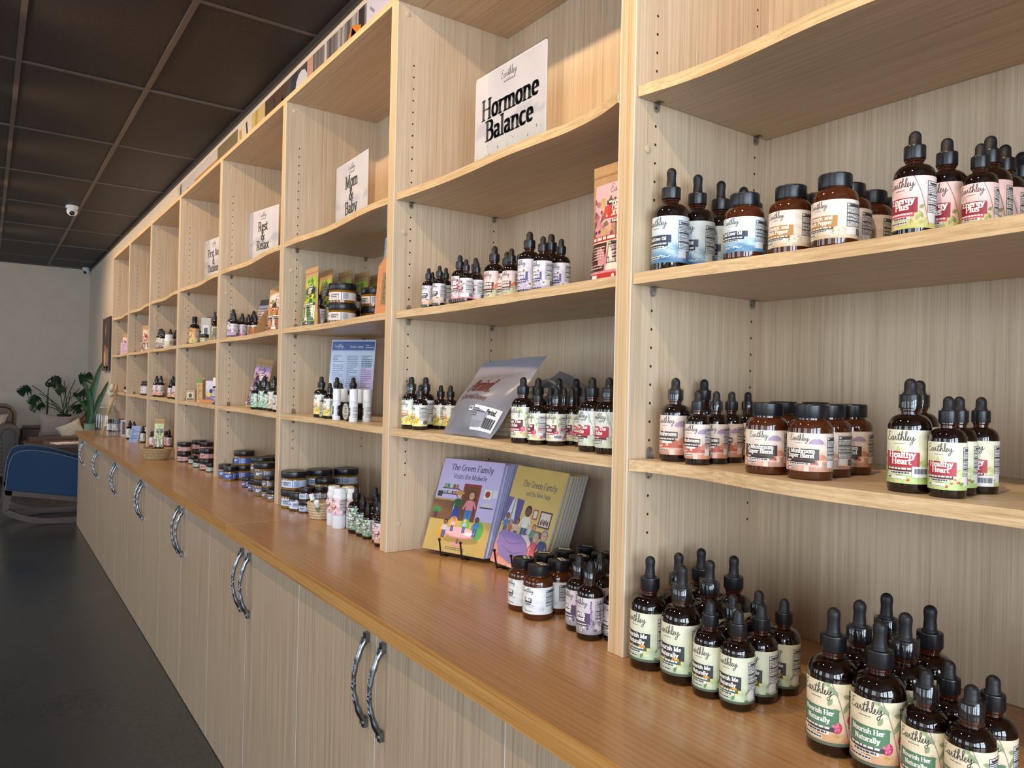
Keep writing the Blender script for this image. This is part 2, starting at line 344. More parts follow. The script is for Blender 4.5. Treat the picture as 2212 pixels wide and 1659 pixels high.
SCRIPT = [[(1.05, 1.95), (.75, 2.1), (.35, 1.85), (.35, 1.4), (.7, 1.2), (.2, 1.0), (-.05, .45), (.25, -.02), (.75, .08), (1.2, .5)],
 [(1.9, .85), (1.55, .9), (1.3, .45), (1.45, .02), (1.75, .25), (1.98, .95), (1.92, .3), (2.1, .05), (2.4, .55), (2.5, 1.0), (2.62, .8), (2.62, .25), (2.85, .05), (3.15, .55), (3.5, 1.9), (3.3, .9), (3.25, .2), (3.45, .02), (3.75, .5), (4.2, 1.6), (4.25, 2.15), (4.05, 2.15), (3.92, 1.2), (3.86, .0), (4.05, .65), (4.3, .95), (4.38, .5), (4.45, .05), (4.75, .45), (5.08, 1.6), (5.1, 2.2), (4.88, 2.1), (4.8, 1.0), (4.88, .1), (5.2, .25), (5.5, .7), (5.48, .98), (5.27, .85), (5.2, .3), (5.45, .0), (5.8, .5), (5.92, .95), (5.9, .3), (6.15, .15), (6.5, 1.0), (6.42, .1), (6.15, -.85), (5.8, -1.0), (5.85, -.5), (6.4, -.05), (7.0, .55)],
 [(2.95, 1.25), (3.9, 1.5)]]
def hull(pts):
    pts = sorted(set((round(p[0], 7), round(p[1], 7)) for p in pts))
    if len(pts) < 3: return pts
    def half(ps):
        o = []
        for p in ps:
            while len(o) > 1 and (o[-1][0]-o[-2][0])*(p[1]-o[-2][1])-(o[-1][1]-o[-2][1])*(p[0]-o[-2][0]) <= 0: o.pop()
            o.append(p)
        return o[:-1]
    return half(pts)+half(pts[::-1])
class Art:
    """a flat print: a coloured ground and convex shapes in layers, in metres, origin at the lower left"""
    def __init__(s, w, h, ground=(235, 235, 230), nu=24, nv=20):
        s.w, s.h, s.g, s.nu, s.nv, s.sh = w, h, ground, nu, nv, []
    def poly(s, pts, col, layer=1): s.sh.append((list(pts), rgb(col), layer)); return s
    def rect(s, x0, y0, x1, y1, col, layer=1): return s.poly([(x0, y0), (x1, y0), (x1, y1), (x0, y1)], col, layer)
    def quad(s, x0, y0, x1, y1, sk, col, layer=1): return s.poly([(x0, y0), (x1, y0+sk), (x1, y1+sk), (x0, y1)], col, layer)
    def ell(s, cx, cy, rx, ry, col, layer=1, n=12, rot=0):
        c, q = math.cos(rot), math.sin(rot)
        return s.poly([(cx+rx*math.cos(a)*c-ry*math.sin(a)*q, cy+rx*math.cos(a)*q+ry*math.sin(a)*c) for a in (2*PI*k/n for k in range(n))], col, layer)
    def leaf(s, x, y, L, wd, ang, col, layer=1):
        c, q = math.cos(ang), math.sin(ang); pts = [(0, 0), (.3, .5), (.6, .45), (1, 0), (.6, -.45), (.3, -.5)]
        return s.poly([(x+L*a*c-wd*b*q, y+L*a*q+wd*b*c) for a, b in pts], col, layer)
    def line(s, pts, wd, col, layer=1, wy=None):
        """a stroke; with wy a broad nib wd wide and wy high"""
        for (x0, y0), (x1, y1) in zip(pts[:-1], pts[1:]):
            if wy is None:
                L = math.hypot(x1-x0, y1-y0)
                if L < 1e-9: continue
                nx, ny = -(y1-y0)/L*wd/2, (x1-x0)/L*wd/2; ex, ey = (x1-x0)/L*wd/4, (y1-y0)/L*wd/4
                s.poly([(x0+nx-ex, y0+ny-ey), (x0-nx-ex, y0-ny-ey), (x1-nx+ex, y1-ny+ey), (x1+nx+ex, y1+ny+ey)], col, layer)
            else:
                s.poly(hull([(x+a*wd/2, y+b*wy/2) for x, y in ((x0, y0), (x1, y1)) for a in (-1, 1) for b in (-1, 1)]), col, layer)
        return s
    def text(s, t, x, y, size, col, layer=2, align='c', bold=.26, thin=.10, cond=1.0, shear=0.0, sk=0.0):
        """serif lettering; size is the x-height"""
        adv = [GL.get(ch, GL['-'])[0] for ch in t]; W = sum(adv)*size*cond
        x0 = x-(W/2 if align == 'c' else W if align == 'r' else 0)
        for ch, a in zip(t, adv):
            g = GL.get(ch, GL['-']); P = lambda p: (x0+(p[0]*cond+p[1]*shear)*size, y+p[1]*size+sk*(x0+p[0]*size*cond-x))
            for st in g[1]: s.line([P(p) for p in st], bold*size*cond, col, layer, thin*size)
            for sx, sy in g[2]: s.line([P((sx-.19, sy)), P((sx+.19, sy))], bold*size*.45, col, layer, thin*size*.9)
            x0 += a*size*cond
        return s
    def script(s, x, y, size, col, layer=2, wd=.12, sk=0.0):
        for st in SCRIPT: s.line([(x+p[0]*size, y+p[1]*size+sk*p[0]*size) for p in catmull(st, 4)], wd*size, col, layer)
        s.line([(x+2.2*size, y-.75*size+sk*2.2*size), (x+4.6*size, y-.75*size+sk*4.6*size)], wd*size*.8, col, layer); return s
    def bars(s, x0, y0, x1, y1, n, col, layer=2, seed=1, fill=.42, words=True):
        r = random.Random(seed); st = (y1-y0)/n
        for k in range(n):
            y = y1-(k+.8)*st; x = x0
            while x < x1-(x1-x0)*.06:
                L = (x1-x0)*(r.uniform(.07, .2) if words else 1.0); e = min(x+L, x1)
                s.rect(x, y, e, y+st*fill, col, layer); x = e+(x1-x0)*.03
                if r.random() < .08: break
        return s
    def facts(s, x0, y0, x1, y1, seed=1, ink=(40, 42, 50), ground=(232, 228, 226), code=(60, 60, 66)):
        """the panel with the heading Supplement Facts and rows of small type"""
        s.rect(x0, y0, x1, y1, ground, 1); w, h = x1-x0, y1-y0; e = w*.022
        for r in ((x0, y0+h*.24, x0+e, y1), (x1-e, y0+h*.24, x1, y1), (x0, y1-e, x1, y1), (x0, y0+h*.24, x1, y0+h*.24+e)): s.rect(*r, ink, 2)
        s.text('Supplement Facts', x0+w*.5, y1-h*.085, w*.063, ink, 2, bold=.36, thin=.18, cond=.95)
        for k, yy in enumerate((.88, .80, .66, .54, .42)): s.rect(x0+e, y0+h*yy, x1-e, y0+h*yy+e*(1.6 if k % 2 == 0 else .7), ink, 2)
        s.bars(x0+w*.06, y0+h*.27, x1-w*.06, y0+h*.87, 15, ink, 2, seed, .38)
        s.rect(x0+w*.46, y0, x1, y0+h*.2, code, 2); s.bars(x0+w*.5, y0+h*.03, x1-w*.04, y0+h*.18, 4, (220, 220, 222), 3, seed+3, .3)
        return s
    def _strips(s, pts, step):
        xs = [p[0] for p in pts]; a, b = min(xs), max(xs); n = max(1, math.ceil((b-a)/step))
        if n == 1: yield pts; return
        for k in range(n):
            lo, hi = a+(b-a)*k/n, a+(b-a)*(k+1)/n; q = pts
            for lim, sg in ((lo, 1), (hi, -1)):
                o = []
                for i in range(len(q)):
                    p0, p1 = q[i-1], q[i]; d0, d1 = (p0[0]-lim)*sg, (p1[0]-lim)*sg
                    if d0*d1 < 0: t = d0/(d0-d1); o.append((p0[0]+(p1[0]-p0[0])*t, p0[1]+(p1[1]-p0[1])*t))
                    if d1 >= -1e-12: o.append(p1)
                q = o
                if len(q) < 3: break
            if len(q) >= 3: yield q
    def build(s, mb, place, step=9.0, ground=True, clip=True):
        """place(x, y, layer) -> 3D point"""
        if ground:
            gf = s.g if callable(s.g) else None
            mb.grid(lambda u, v: place(u*s.w, v*s.h, 0), s.nu, s.nv, colfn=(lambda u, v: rgb(gf(u, v))) if gf else (lambda u, v, c=rgb(s.g) if not gf else None: c))
        for k, (pts, col, layer) in enumerate(s.sh):
            if clip:
                pts = [(min(max(p[0], 0), s.w), min(max(p[1], 0), s.h)) for p in pts]
            A = sum(pts[i-1][0]*pts[i][1]-pts[i][0]*pts[i-1][1] for i in range(len(pts)))
            if abs(A) < 1e-12: continue
            if A < 0: pts = pts[::-1]
            for q in s._strips(pts, step): mb.add([place(x, y, layer) for x, y in q], [tuple(range(len(q)))], 0, col)
        return mb
    def wrap(s, R, z0, th0):
        """mesh of the print wrapped round a cylinder; th0 is the angle of its left edge from the front"""
        def pl(x, y, l):
            th = th0+x/R; r = R+.0003+.00016*l
            return (r*math.sin(th), -r*math.cos(th), z0+y)
        return s.build(MB(), pl, step=R*.14)
    def flat(s, off=.0002): return s.build(MB(), lambda x, y, l: (x-s.w/2, -off*(l+1), y))
def lerp(a, b, t): t = min(max(t, 0), 1); return tuple(a[i]+(b[i]-a[i])*t for i in range(3))
def sm(a, b, x): t = min(max((x-a)/(b-a), 0), 1); return t*t*(3-2*t)
def watercolour(top, mid, bot, seed=0, amp=.10):
    r = random.Random(seed); ph = [(r.uniform(2, 7), r.uniform(2, 7), r.uniform(0, 6.3)) for _ in range(5)]
    def f(u, v):
        n = sum(math.sin(a*u*6+b*v*4+p) for a, b, p in ph)/5
        t = v+amp*n*2.5
        c = lerp(bot, mid, sm(.0, .42, t)) if t < .42 else lerp(mid, top, sm(.42, .8, t))
        k = 1+.05*n; return tuple(min(255, max(0, q*k)) for q in c)
    return f
# ---------------------------------------------------------------- label designs
def L_base(w, h, top, mid, bot, box, lines, band, seed, titlecol=(250, 246, 240), motif=None, factsbg=(228, 226, 224), sub=None, small=True, brand=(52, 54, 56)):
    """front of the label is centred on x = .36 w; the facts panel follows to its right"""
    a = Art(w, h, watercolour(top, mid, bot, seed), 36, 14)
    cx = w*.36
    if motif: motif(a, cx, w, h)
    a.script(cx-h*.30, h*.80, h*.078, brand, 2, wd=.13)
    n = max(len(lines), 1); bh = h*.125*n+h*.04; y1 = h*.60
    mx = max(len(t) for t in lines) if lines else 6
    sz = min(h*.085, w*.235/(mx*.86))
    hw = max(sz*mx*.56, h*.16)
    a.quad(cx-hw, y1-bh, cx+hw, y1, -h*.015, box, 2)
    for k, t in enumerate(lines): a.text(t, cx, y1-h*.118-k*h*.122, sz, titlecol, 3, bold=.32, thin=.15)
    a.quad(cx-hw*.92, y1-bh-h*.075, cx+hw*.80, y1-bh-h*.005, -h*.012, sub or lerp(box, (20, 20, 24), .45), 3)
    a.bars(cx-hw*.8, y1-bh-h*.058, cx+hw*.7, y1-bh-h*.012, 1, (235, 235, 232), 4, seed, .7)
    a.rect(cx-hw*.7, y1-bh-h*.14, cx+hw*.55, y1-bh-h*.085, lerp(mid, (255, 255, 255), .6), 3); a.bars(cx-hw*.6, y1-bh-h*.135, cx+hw*.45, y1-bh-h*.09, 1, (70, 74, 78), 4, seed+1, .7)
    a.rect(cx-hw*.85, h*.085, cx-hw*.85+h*.36, h*.14, (238, 236, 232), 3); a.bars(cx-hw*.8, h*.09, cx-hw*.88+h*.36, h*.136, 1, (70, 72, 76), 4, seed+2, .6)
    if band: a.rect(0, 0, w, h*.05, band, 4)
    a.facts(w*.585, h*.10, w*.80, h*.90, seed, ground=factsbg)
    a.bars(w*.83, h*.15, w*.98, h*.85, 16, (90, 88, 90), 2, seed+9, .4)
    a.bars(w*.02, h*.15, w*.14, h*.85, 16, (110, 106, 104), 2, seed+8, .4)
    return a
def m_leaves(cols, n=14, y=(.05, .8), x=(.14, .56), L=.16, berries=None, seed=3, stem=None):
    def f(a, cx, w, h):
        r = random.Random(seed)
        if stem: a.line(catmull([(cx+h*.22, h*1.0), (cx+h*.34, h*.7), (cx+h*.42, h*.4), (cx+h*.50, h*.05)], 5), h*.014, stem, 1)
        for k in range(n):
            a.leaf(r.uniform(x[0]*w, x[1]*w), h*r.uniform(*y), h*L*r.uniform(.7, 1.4), h*L*.42, r.uniform(-.4, 2.4), r.choice(cols), 1)
        if berries:
            for k in range(berries[1]):
                bx, by = r.uniform(x[0]*w+.004, x[1]*w), h*r.uniform(y[0], y[1]*.7); br = h*berries[2]
                a.ell(bx, by, br, br, berries[0], 1, 9); a.ell(bx-br*.3, by+br*.3, br*.4, br*.4, lerp(berries[0], (255, 255, 255), .45), 2, 6)
    return f
def m_rasp(a, cx, w, h, leafc=((150, 168, 130), (176, 188, 150)), stemc=(150, 140, 140)):
    m_leaves(list(leafc), 9, (.35, .95), (.42, .56), .17, None, 5, stemc)(a, cx, w, h)
    m_leaves([(206, 164, 96), (190, 120, 84), (222, 190, 130)], 9, (.06, .26), (.18, .5), .15, None, 8)(a, cx, w, h)
    for bx, by, s in ((cx+h*.30, h*.30, .085), (cx+h*.52, h*.42, .06), (cx-h*.34, h*.30, .05), (cx+h*.58, h*.12, .06)):
        a.ell(bx, by, h*s, h*s*1.15, (206, 60, 110), 1, 12)
        for k in range(12): t = k*2.4; q = h*s*.75*math.sqrt(k/12); a.ell(bx+q*math.cos(t), by+q*math.sin(t)*1.1, h*s*.24, h*s*.24, (236, 128, 160) if k % 2 else (224, 92, 134), 2, 7)
def m_flower(col, col2, n=5, seed=2, y=(.05, .35), R=.1, petals=11, leafc=((140, 165, 110), (110, 140, 92))):
    def f(a, cx, w, h):
        r = random.Random(seed)
        m_leaves(list(leafc), 10, (.04, .35), (.14, .56), .14, None, seed)(a, cx, w, h)
        for k in range(n):
            fx, fy = cx+h*r.uniform(-.55, .62), h*r.uniform(*y); q = h*R*r.uniform(.7, 1.25)
            for p in range(petals): a.leaf(fx, fy, q, q*.36, 2*PI*p/petals+r.uniform(-.1, .1), col if p % 2 else lerp(col, (255, 255, 255), .3), 1)
            a.ell(fx, fy, q*.28, q*.28, col2, 2, 8)
    return f
def m_sea(a, cx, w, h):
    r = random.Random(4)
    for k in range(26):
        y = h*r.uniform(.04, .34); x = w*r.uniform(.1, .58); L = h*r.uniform(.12, .3)
        a.line(catmull([(x, y), (x+L*.3, y+h*.035), (x+L*.7, y-h*.01), (x+L, y+h*.025)], 3), h*.014, r.choice([(210, 228, 238), (60, 108, 150), (120, 168, 200), (36, 84, 128)]), 1)
def m_mush(a, cx, w, h):
    for x, y, s, c in ((cx-h*.30, h*.24, .26, (206, 120, 92)), (cx+h*.18, h*.18, .30, (190, 96, 74)), (cx+h*.52, h*.30, .22, (214, 150, 122)), (cx+h*.42, h*.72, .20, (172, 150, 178)), (cx-h*.5, h*.12, .2, (224, 164, 130)), (cx+h*.05, h*.36, .18, (226, 176, 150))):
        a.poly([(x-h*s, y), (x-h*s*.8, y+h*s*.42), (x-h*s*.3, y+h*s*.7), (x+h*s*.3, y+h*s*.7), (x+h*s*.8, y+h*s*.42), (x+h*s, y)], c, 1)
        a.poly([(x-h*s, y), (x+h*s, y), (x+h*s*.6, y-h*s*.18), (x-h*s*.6, y-h*s*.18)], lerp(c, (255, 236, 220), .6), 1)
        a.poly([(x-h*s*.18, y-h*s*.1), (x+h*s*.18, y-h*s*.1), (x+h*s*.22, y-h*s*.75), (x-h*s*.22, y-h*s*.75)], lerp(c, (255, 240, 226), .75), 1)
def m_spike(a, cx, w, h):
    r = random.Random(6)
    m_leaves([(120, 112, 128), (150, 146, 156), (96, 96, 104)], 14, (.04, .4), (.14, .56), .16, ((190, 50, 96), 7, .02), 4)(a, cx, w, h)
    for q in (.34, .62):
        for k in range(40): t = k/40; a.ell(cx+h*q+h*.05*(1-t)*r.uniform(-1.3, 1.3), h*(.22+.7*t), h*.022, h*.024, r.choice([(150, 96, 170), (186, 136, 200), (120, 70, 140)]), 1, 6)
def m_carrot(a, cx, w, h):
    m_leaves([(150, 176, 110), (120, 150, 90), (190, 200, 150)], 22, (.03, .34), (.14, .56), .13, None, 4)(a, cx, w, h)
    for x, y, t in ((cx+h*.42, h*.42, .5), (cx+h*.28, h*.34, .9), (cx-h*.42, h*.36, 2.2)): a.leaf(x, y, h*.28, h*.10, t, (232, 124, 58), 2)
LOOK = {}   # key: (description of the label, function(w, h) -> Art)
def reg(k, desc, fn): LOOK[k] = (desc, fn)
reg('me', 'yellow dandelion', lambda w, h: L_base(w, h, (228, 230, 206), (214, 224, 196), (186, 206, 168), (46, 54, 54), ['Nourish Me', 'Naturally'], (84, 98, 88), 11, motif=m_flower((244, 204, 56), (214, 150, 40), 4, 3, (.12, .34), .15, 13), sub=(78, 104, 88)))
reg('her', 'pink raspberry and leaf', lambda w, h: L_base(w, h, (240, 230, 198), (236, 216, 186), (216, 168, 128), (88, 134, 100), ['Nourish Her', 'Naturally'], (96, 110, 92), 12, motif=m_rasp, sub=(70, 66, 72)))
reg('heart', 'green leaf and red berry', lambda w, h: L_base(w, h, (242, 240, 216), (232, 236, 196), (184, 208, 130), (182, 36, 54), ['Healthy', 'Heart'], None, 13, motif=m_leaves([(150, 180, 96), (120, 158, 80), (184, 200, 120), (206, 214, 150)], 30, (.04, .55), (.14, .56), .17, ((206, 66, 50), 9, .028), 7), sub=(96, 28, 40)))
reg('mush', 'orange mushroom', lambda w, h: L_base(w, h, (238, 222, 214), (232, 204, 190), (206, 140, 112), (74, 56, 46), ['Mushroom'], None, 14, motif=m_mush))
reg('mushj', 'brown mushroom', lambda w, h: L_base(w, h, (240, 228, 216), (232, 206, 188), (190, 140, 118), (66, 50, 42), ['5 Mushroom', 'Super Blend'], None, 15, motif=m_mush))
reg('cod', 'blue ocean wave', lambda w, h: L_base(w, h, (218, 232, 240), (196, 218, 232), (70, 120, 162), (44, 58, 84), ['Cod Liver Oil'], None, 16, motif=m_sea, factsbg=(206, 220, 230)))
reg('codj', 'pale blue ocean', lambda w, h: L_base(w, h, (222, 234, 242), (202, 222, 234), (78, 128, 168), (42, 54, 80), ['Cod Liver Oil'], None, 17, motif=m_sea, factsbg=(214, 226, 234)))
reg('tur', 'cream and ochre', lambda w, h: L_base(w, h, (240, 228, 216), (234, 220, 204), (206, 184, 150), (184, 134, 66), ['Turmeric and', 'Black Pepper'], None, 18, motif=m_flower((250, 246, 236), (226, 190, 90), 5, 4, (.06, .3), .12, 6, ((170, 160, 130), (140, 130, 104))), factsbg=(232, 224, 218)))
reg('energy', 'pink with olive leaf', lambda w, h: L_base(w, h, (244, 214, 212), (240, 198, 194), (196, 196, 112), (150, 26, 48), ['Energy', 'Plus'], None, 19, motif=m_leaves([(168, 172, 92), (140, 150, 76), (206, 200, 120)], 24, (.03, .42), (.14, .56), .17, ((220, 190, 110), 5, .04), 9, (150, 120, 120)), sub=(206, 70, 86)))
reg('lady', 'white and rust', lambda w, h: L_base(w, h, (232, 226, 236), (228, 220, 226), (214, 176, 140), (48, 46, 48), ['Balance'], None, 20, motif=m_leaves([(150, 160, 120), (190, 120, 80), (206, 190, 150)], 16, (.03, .45), (.14, .56), .15, None, 3, (196, 130, 150)), small=True))
reg('rasp', 'white with teal leaf and crimson', lambda w, h: L_base(w, h, (232, 228, 236), (228, 224, 230), (224, 200, 206), (128, 24, 40), ['Support'], (200, 76, 70), 21, motif=m_leaves([(130, 180, 160), (206, 70, 90), (160, 200, 176), (226, 140, 150)], 24, (.05, .8), (.14, .56), .17, None, 6)))
reg('natbal', 'peach with carrot', lambda w, h: L_base(w, h, (240, 220, 222), (238, 216, 206), (206, 204, 160), (96, 34, 38), ['Natural', 'Balance'], None, 22, motif=m_carrot))
reg('thy', 'lavender flower', lambda w, h: L_base(w, h, (226, 224, 238), (216, 212, 230), (190, 178, 208), (98, 82, 146), ['Thyroid', 'Support'], None, 23, motif=m_flower((236, 236, 246), (150, 120, 60), 6, 5, (.08, .8), .15, 8, ((150, 150, 164), (176, 150, 190)))))
reg('yel', 'bright yellow flower', lambda w, h: L_base(w, h, (236, 240, 232), (232, 238, 214), (226, 222, 150), (222, 138, 60), ['Women'], None, 24, motif=m_flower((246, 212, 40), (196, 140, 30), 5, 6, (.10, .36), .17, 9)))
reg('ache', 'white with red raspberry', lambda w, h: L_base(w, h, (238, 240, 232), (234, 236, 220), (214, 212, 170), (104, 22, 40), ['Ease The', 'Ache'], None, 25, motif=lambda a, cx, w, h: m_rasp(a, cx, w, h, ((176, 196, 120), (206, 214, 160)), (160, 180, 120)), sub=(190, 40, 66)))
reg('achw', 'white with grey green sprig', lambda w, h: L_base(w, h, (232, 236, 234), (226, 232, 226), (200, 208, 184), (178, 32, 56), ['Ease The', 'Ache'], None, 26, motif=m_leaves([(160, 178, 160), (190, 202, 186), (170, 160, 150)], 26, (.04, .8), (.14, .56), .16, None, 7, (150, 170, 150))))
reg('ferj', 'plain white and navy', lambda w, h: L_base(w, h, (232, 234, 236), (228, 231, 234), (222, 226, 230), (40, 44, 58), ['Mix'], None, 27, motif=m_leaves([(206, 210, 214), (190, 196, 202)], 16, (.02, .3), (.14, .56), .2, None, 5), factsbg=(222, 230, 232)))
reg('fer', 'grey with purple spike flower', lambda w, h: L_base(w, h, (214, 206, 212), (196, 190, 198), (150, 146, 156), (84, 66, 96), ['Fertili', 'Boost'], None, 28, motif=m_spike))
reg('leaf', 'green fern', lambda w, h: L_base(w, h, (226, 236, 230), (190, 220, 196), (96, 120, 96), (60, 84, 70), ['Support'], None, 29, motif=m_leaves([(110, 170, 120), (80, 140, 100), (160, 200, 160), (120, 90, 76)], 40, (.03, .9), (.14, .56), .2, None, 8)))
reg('red3', 'pink and crimson', lambda w, h: L_base(w, h, (238, 220, 228), (230, 190, 196), (214, 160, 130), (160, 40, 60), ['Support'], None, 30, motif=m_flower((240, 200, 196), (200, 120, 60), 6, 5, (.05, .4), .14, 6)))
reg('mom', 'pale lilac', lambda w, h: L_base(w, h, (226, 220, 236), (214, 206, 226), (190, 180, 200), (70, 60, 80), ['Milk'], None, 31, motif=m_leaves([(190, 170, 200), (160, 160, 180)], 18, (.03, .5), (.14, .56), .16, None, 8)))
reg('lav', 'white with purple blossom', lambda w, h: L_base(w, h, (228, 224, 236), (220, 210, 230), (170, 140, 190), (70, 70, 110), ['Sleep'], (90, 70, 120), 32, motif=m_flower((190, 140, 206), (220, 120, 60), 6, 5, (.06, .5), .17, 7)))
reg('slp', 'mint green', lambda w, h: L_base(w, h, (216, 236, 226), (200, 226, 204), (150, 196, 160), (60, 60, 84), ['Calm'], None, 33, motif=m_leaves([(120, 176, 140), (90, 150, 110)], 30, (.03, .9), (.14, .56), .2, None, 4)))
reg('slp2', 'cream', lambda w, h: L_base(w, h, (236, 230, 226), (232, 220, 206), (206, 190, 170), (70, 56, 76), ['Calm'], None, 34, motif=m_leaves([(190, 180, 150), (160, 170, 150)], 20, (.03, .6), (.14, .56), .2, None, 4)))
reg('elder', 'cream with dark berry', lambda w, h: L_base(w, h, (236, 226, 206), (224, 206, 190), (150, 110, 110), (110, 40, 60), ['Elder'], None, 35, motif=m_leaves([(110, 60, 80), (150, 150, 110)], 26, (.03, .5), (.14, .56), .18, ((80, 30, 60), 12, .03), 4)))
reg('peach', 'peach blossom', lambda w, h: L_base(w, h, (236, 224, 222), (232, 196, 186), (206, 150, 120), (110, 50, 60), ['Immune'], None, 36, motif=m_flower((236, 160, 120), (210, 100, 60), 6, 5, (.06, .5), .17, 7)))
reg('redl', 'rose red', lambda w, h: L_base(w, h, (236, 206, 206), (220, 140, 140), (190, 70, 80), (110, 20, 40), ['Cramp'], None, 37))
reg('dark7', 'pale green', lambda w, h: L_base(w, h, (226, 232, 220), (206, 222, 206), (170, 196, 170), (40, 50, 44), ['Oil'], None, 38))
reg('pink8', 'soft pink', lambda w, h: L_base(w, h, (236, 216, 226), (230, 206, 216), (206, 180, 190), (110, 50, 70), ['Tea'], None, 39))
for k, d, s in (('jar7', 'white and plum', 40), ('dark8', 'grey and white', 41), ('pinkv', 'pink', 42)):
    reg(k, d, (lambda s: lambda w, h: L_base(w, h, (236, 226, 230), (230, 206, 212) if s == 42 else (222, 222, 228), (206, 120, 130) if s == 42 else (190, 180, 196), (120, 40, 60) if s != 41 else (50, 50, 60), ['Vita'], None, s))(s))
def band_label(bg, box, ink, seed, side=(150, 170, 206)):
    """the broad strip label of the balm jars: brand, title box, a strip of small type"""
    def fn(w, h):
        a = Art(w, h, bg, 30, 2)
        for k in range(2):
            x = w*(.16+.5*k)
            a.script(x-h*.1, h*.48, h*.13, lerp(bg, ink, .6), 2, wd=.16)
            a.rect(x+h*1.0, h*.22, x+h*2.2, h*.78, box, 2); a.rect(x+h*1.04, h*.26, x+h*2.16, h*.74, bg, 3)
            a.bars(x+h*1.08, h*.28, x+h*2.1, h*.74, 2, ink, 4, seed, .7)
            a.rect(x+h*2.5, 0, x+h*2.58, h, ink, 2); a.rect(x+h*2.7, h*.06, x+h*3.5, h*.94, lerp(bg, side, .5), 2)
            a.bars(x+h*2.75, h*.12, x+h*3.45, h*.9, 6, ink, 3, seed+k, .4)
        return a
    return fn
for k, d, bg, box, ink in (('butw', 'floral white strip', (232, 222, 222), (60, 74, 70), (60, 64, 66)), ('lotw', 'pale blue strip', (196, 214, 240), (44, 60, 88), (50, 62, 86)), ('lots', 'light blue strip', (206, 222, 244), (70, 84, 110), (60, 72, 96)),
    ('bluej', 'royal blue strip', (58, 92, 178), (36, 56, 120), (220, 226, 240)), ('blues', 'indigo strip', (84, 92, 160), (50, 56, 110), (226, 220, 236)), ('greyj', 'charcoal grey strip', (98, 98, 108), (70, 70, 80), (236, 236, 238)),
    ('pinkj', 'salmon pink strip', (220, 170, 160), (120, 60, 60), (90, 50, 54)), ('pinks', 'mint strip', (196, 224, 208), (90, 120, 110), (60, 80, 76)), ('honey', 'white and gold strip', (226, 220, 190), (40, 50, 60), (40, 46, 56)), ('jar8', 'cream strip', (226, 214, 170), (90, 80, 50), (70, 64, 50))):
    reg(k, d, band_label(bg, box, ink, len(k)*7))

LOOK['yelm'] = ('pale yellow daisy', LOOK['yel'][1])

# ---------------------------------------------------------------- the room
def sbox(name, a, b, mat, kind='structure', parent=None):
    return obj(name, MB().box(a, b).mesh(name), mat, parent, kind=kind if parent is None else None)
sbox('floor', (ROOM_X0-.1, ROOM_Y0-.1, FLOOR_Z-.1), (ROOM_X1+.1, ROOM_Y1+.1, FLOOR_Z), MT['floor'])
sbox('wall_back', (ROOM_X0-.1, ROOM_Y1, FLOOR_Z), (ROOM_X1+.1, ROOM_Y1+.1, CEIL_Z+.1), MT['wall'])
sbox('wall_left', (ROOM_X0-.1, ROOM_Y0, FLOOR_Z), (ROOM_X0, ROOM_Y1, CEIL_Z+.1), MT['wall'])
def wall_with_windows(name, wins, axis, at, lo, hi, th):
    mb = MB(); cuts = sorted((c-w/2, c+w/2) for c, w in wins); p = lo
    def bx(a, b, z0, z1):
        if axis == 'x': mb.box((min(at, at+th), a, z0), (max(at, at+th), b, z1))
        else: mb.box((a, min(at, at+th), z0), (b, max(at, at+th), z1))
    for a, b in cuts:
        bx(p, a, FLOOR_Z, CEIL_Z+.1); bx(a, b, FLOOR_Z, WIN_Z0); bx(a, b, WIN_Z1, CEIL_Z+.1); p = b
    bx(p, hi, FLOOR_Z, CEIL_Z+.1)
    return obj(name, mb.mesh(name), MT['wall'], kind='structure')
wall_with_windows('wall_right', WIN_RIGHT, 'x', ROOM_X1, ROOM_Y0, ROOM_Y1, .1)
wall_with_windows('wall_front', WIN_FRONT, 'y', ROOM_Y0, ROOM_X0, ROOM_X1, -.1)
MT['frame'] = plain('dark_window_frame', rgb(40, 40, 42), 0.4)
def window(n, c, w, axis):
    root = thing('window_%d' % n, None, None, kind='structure'); h = WIN_Z1-WIN_Z0
    bars = [(c-w/2, c-w/2+.05), (c+w/2-.05, c+w/2), (c-.02, c+.02)]
    for a, b in bars:
        m = MB()
        m.box((ROOM_X1-.02, a, WIN_Z0), (ROOM_X1+.05, b, WIN_Z1)) if axis == 'x' else m.box((a, ROOM_Y0-.05, WIN_Z0), (b, ROOM_Y0+.02, WIN_Z1))
        obj('window_frame', m, MT['frame'], root)
    for z in (WIN_Z0, WIN_Z0+h*.62, WIN_Z1-.05):
        m = MB()
        m.box((ROOM_X1-.02, c-w/2, z), (ROOM_X1+.05, c+w/2, z+.05)) if axis == 'x' else m.box((c-w/2, ROOM_Y0-.05, z), (c+w/2, ROOM_Y0+.02, z+.05))
        obj('window_frame', m, MT['frame'], root)
for i, (c, w) in enumerate(WIN_RIGHT): window(i+1, c, w, 'x')
for i, (c, w) in enumerate(WIN_FRONT): window(i+4, c, w, 'y')
ceil = thing('ceiling', None, None, kind='structure')
TX = [-2.54+1.245*k for k in range(-8, 7)]; TX = [ROOM_X0]+[x for x in TX if ROOM_X0+.1 < x < ROOM_X1-.1]+[ROOM_X1]
TY = [ROOM_Y1-.003]+[-.168-.612*k for k in range(9)]; TY = [y for y in TY if y > ROOM_Y0+.1]+[ROOM_Y0]
tiles = {}
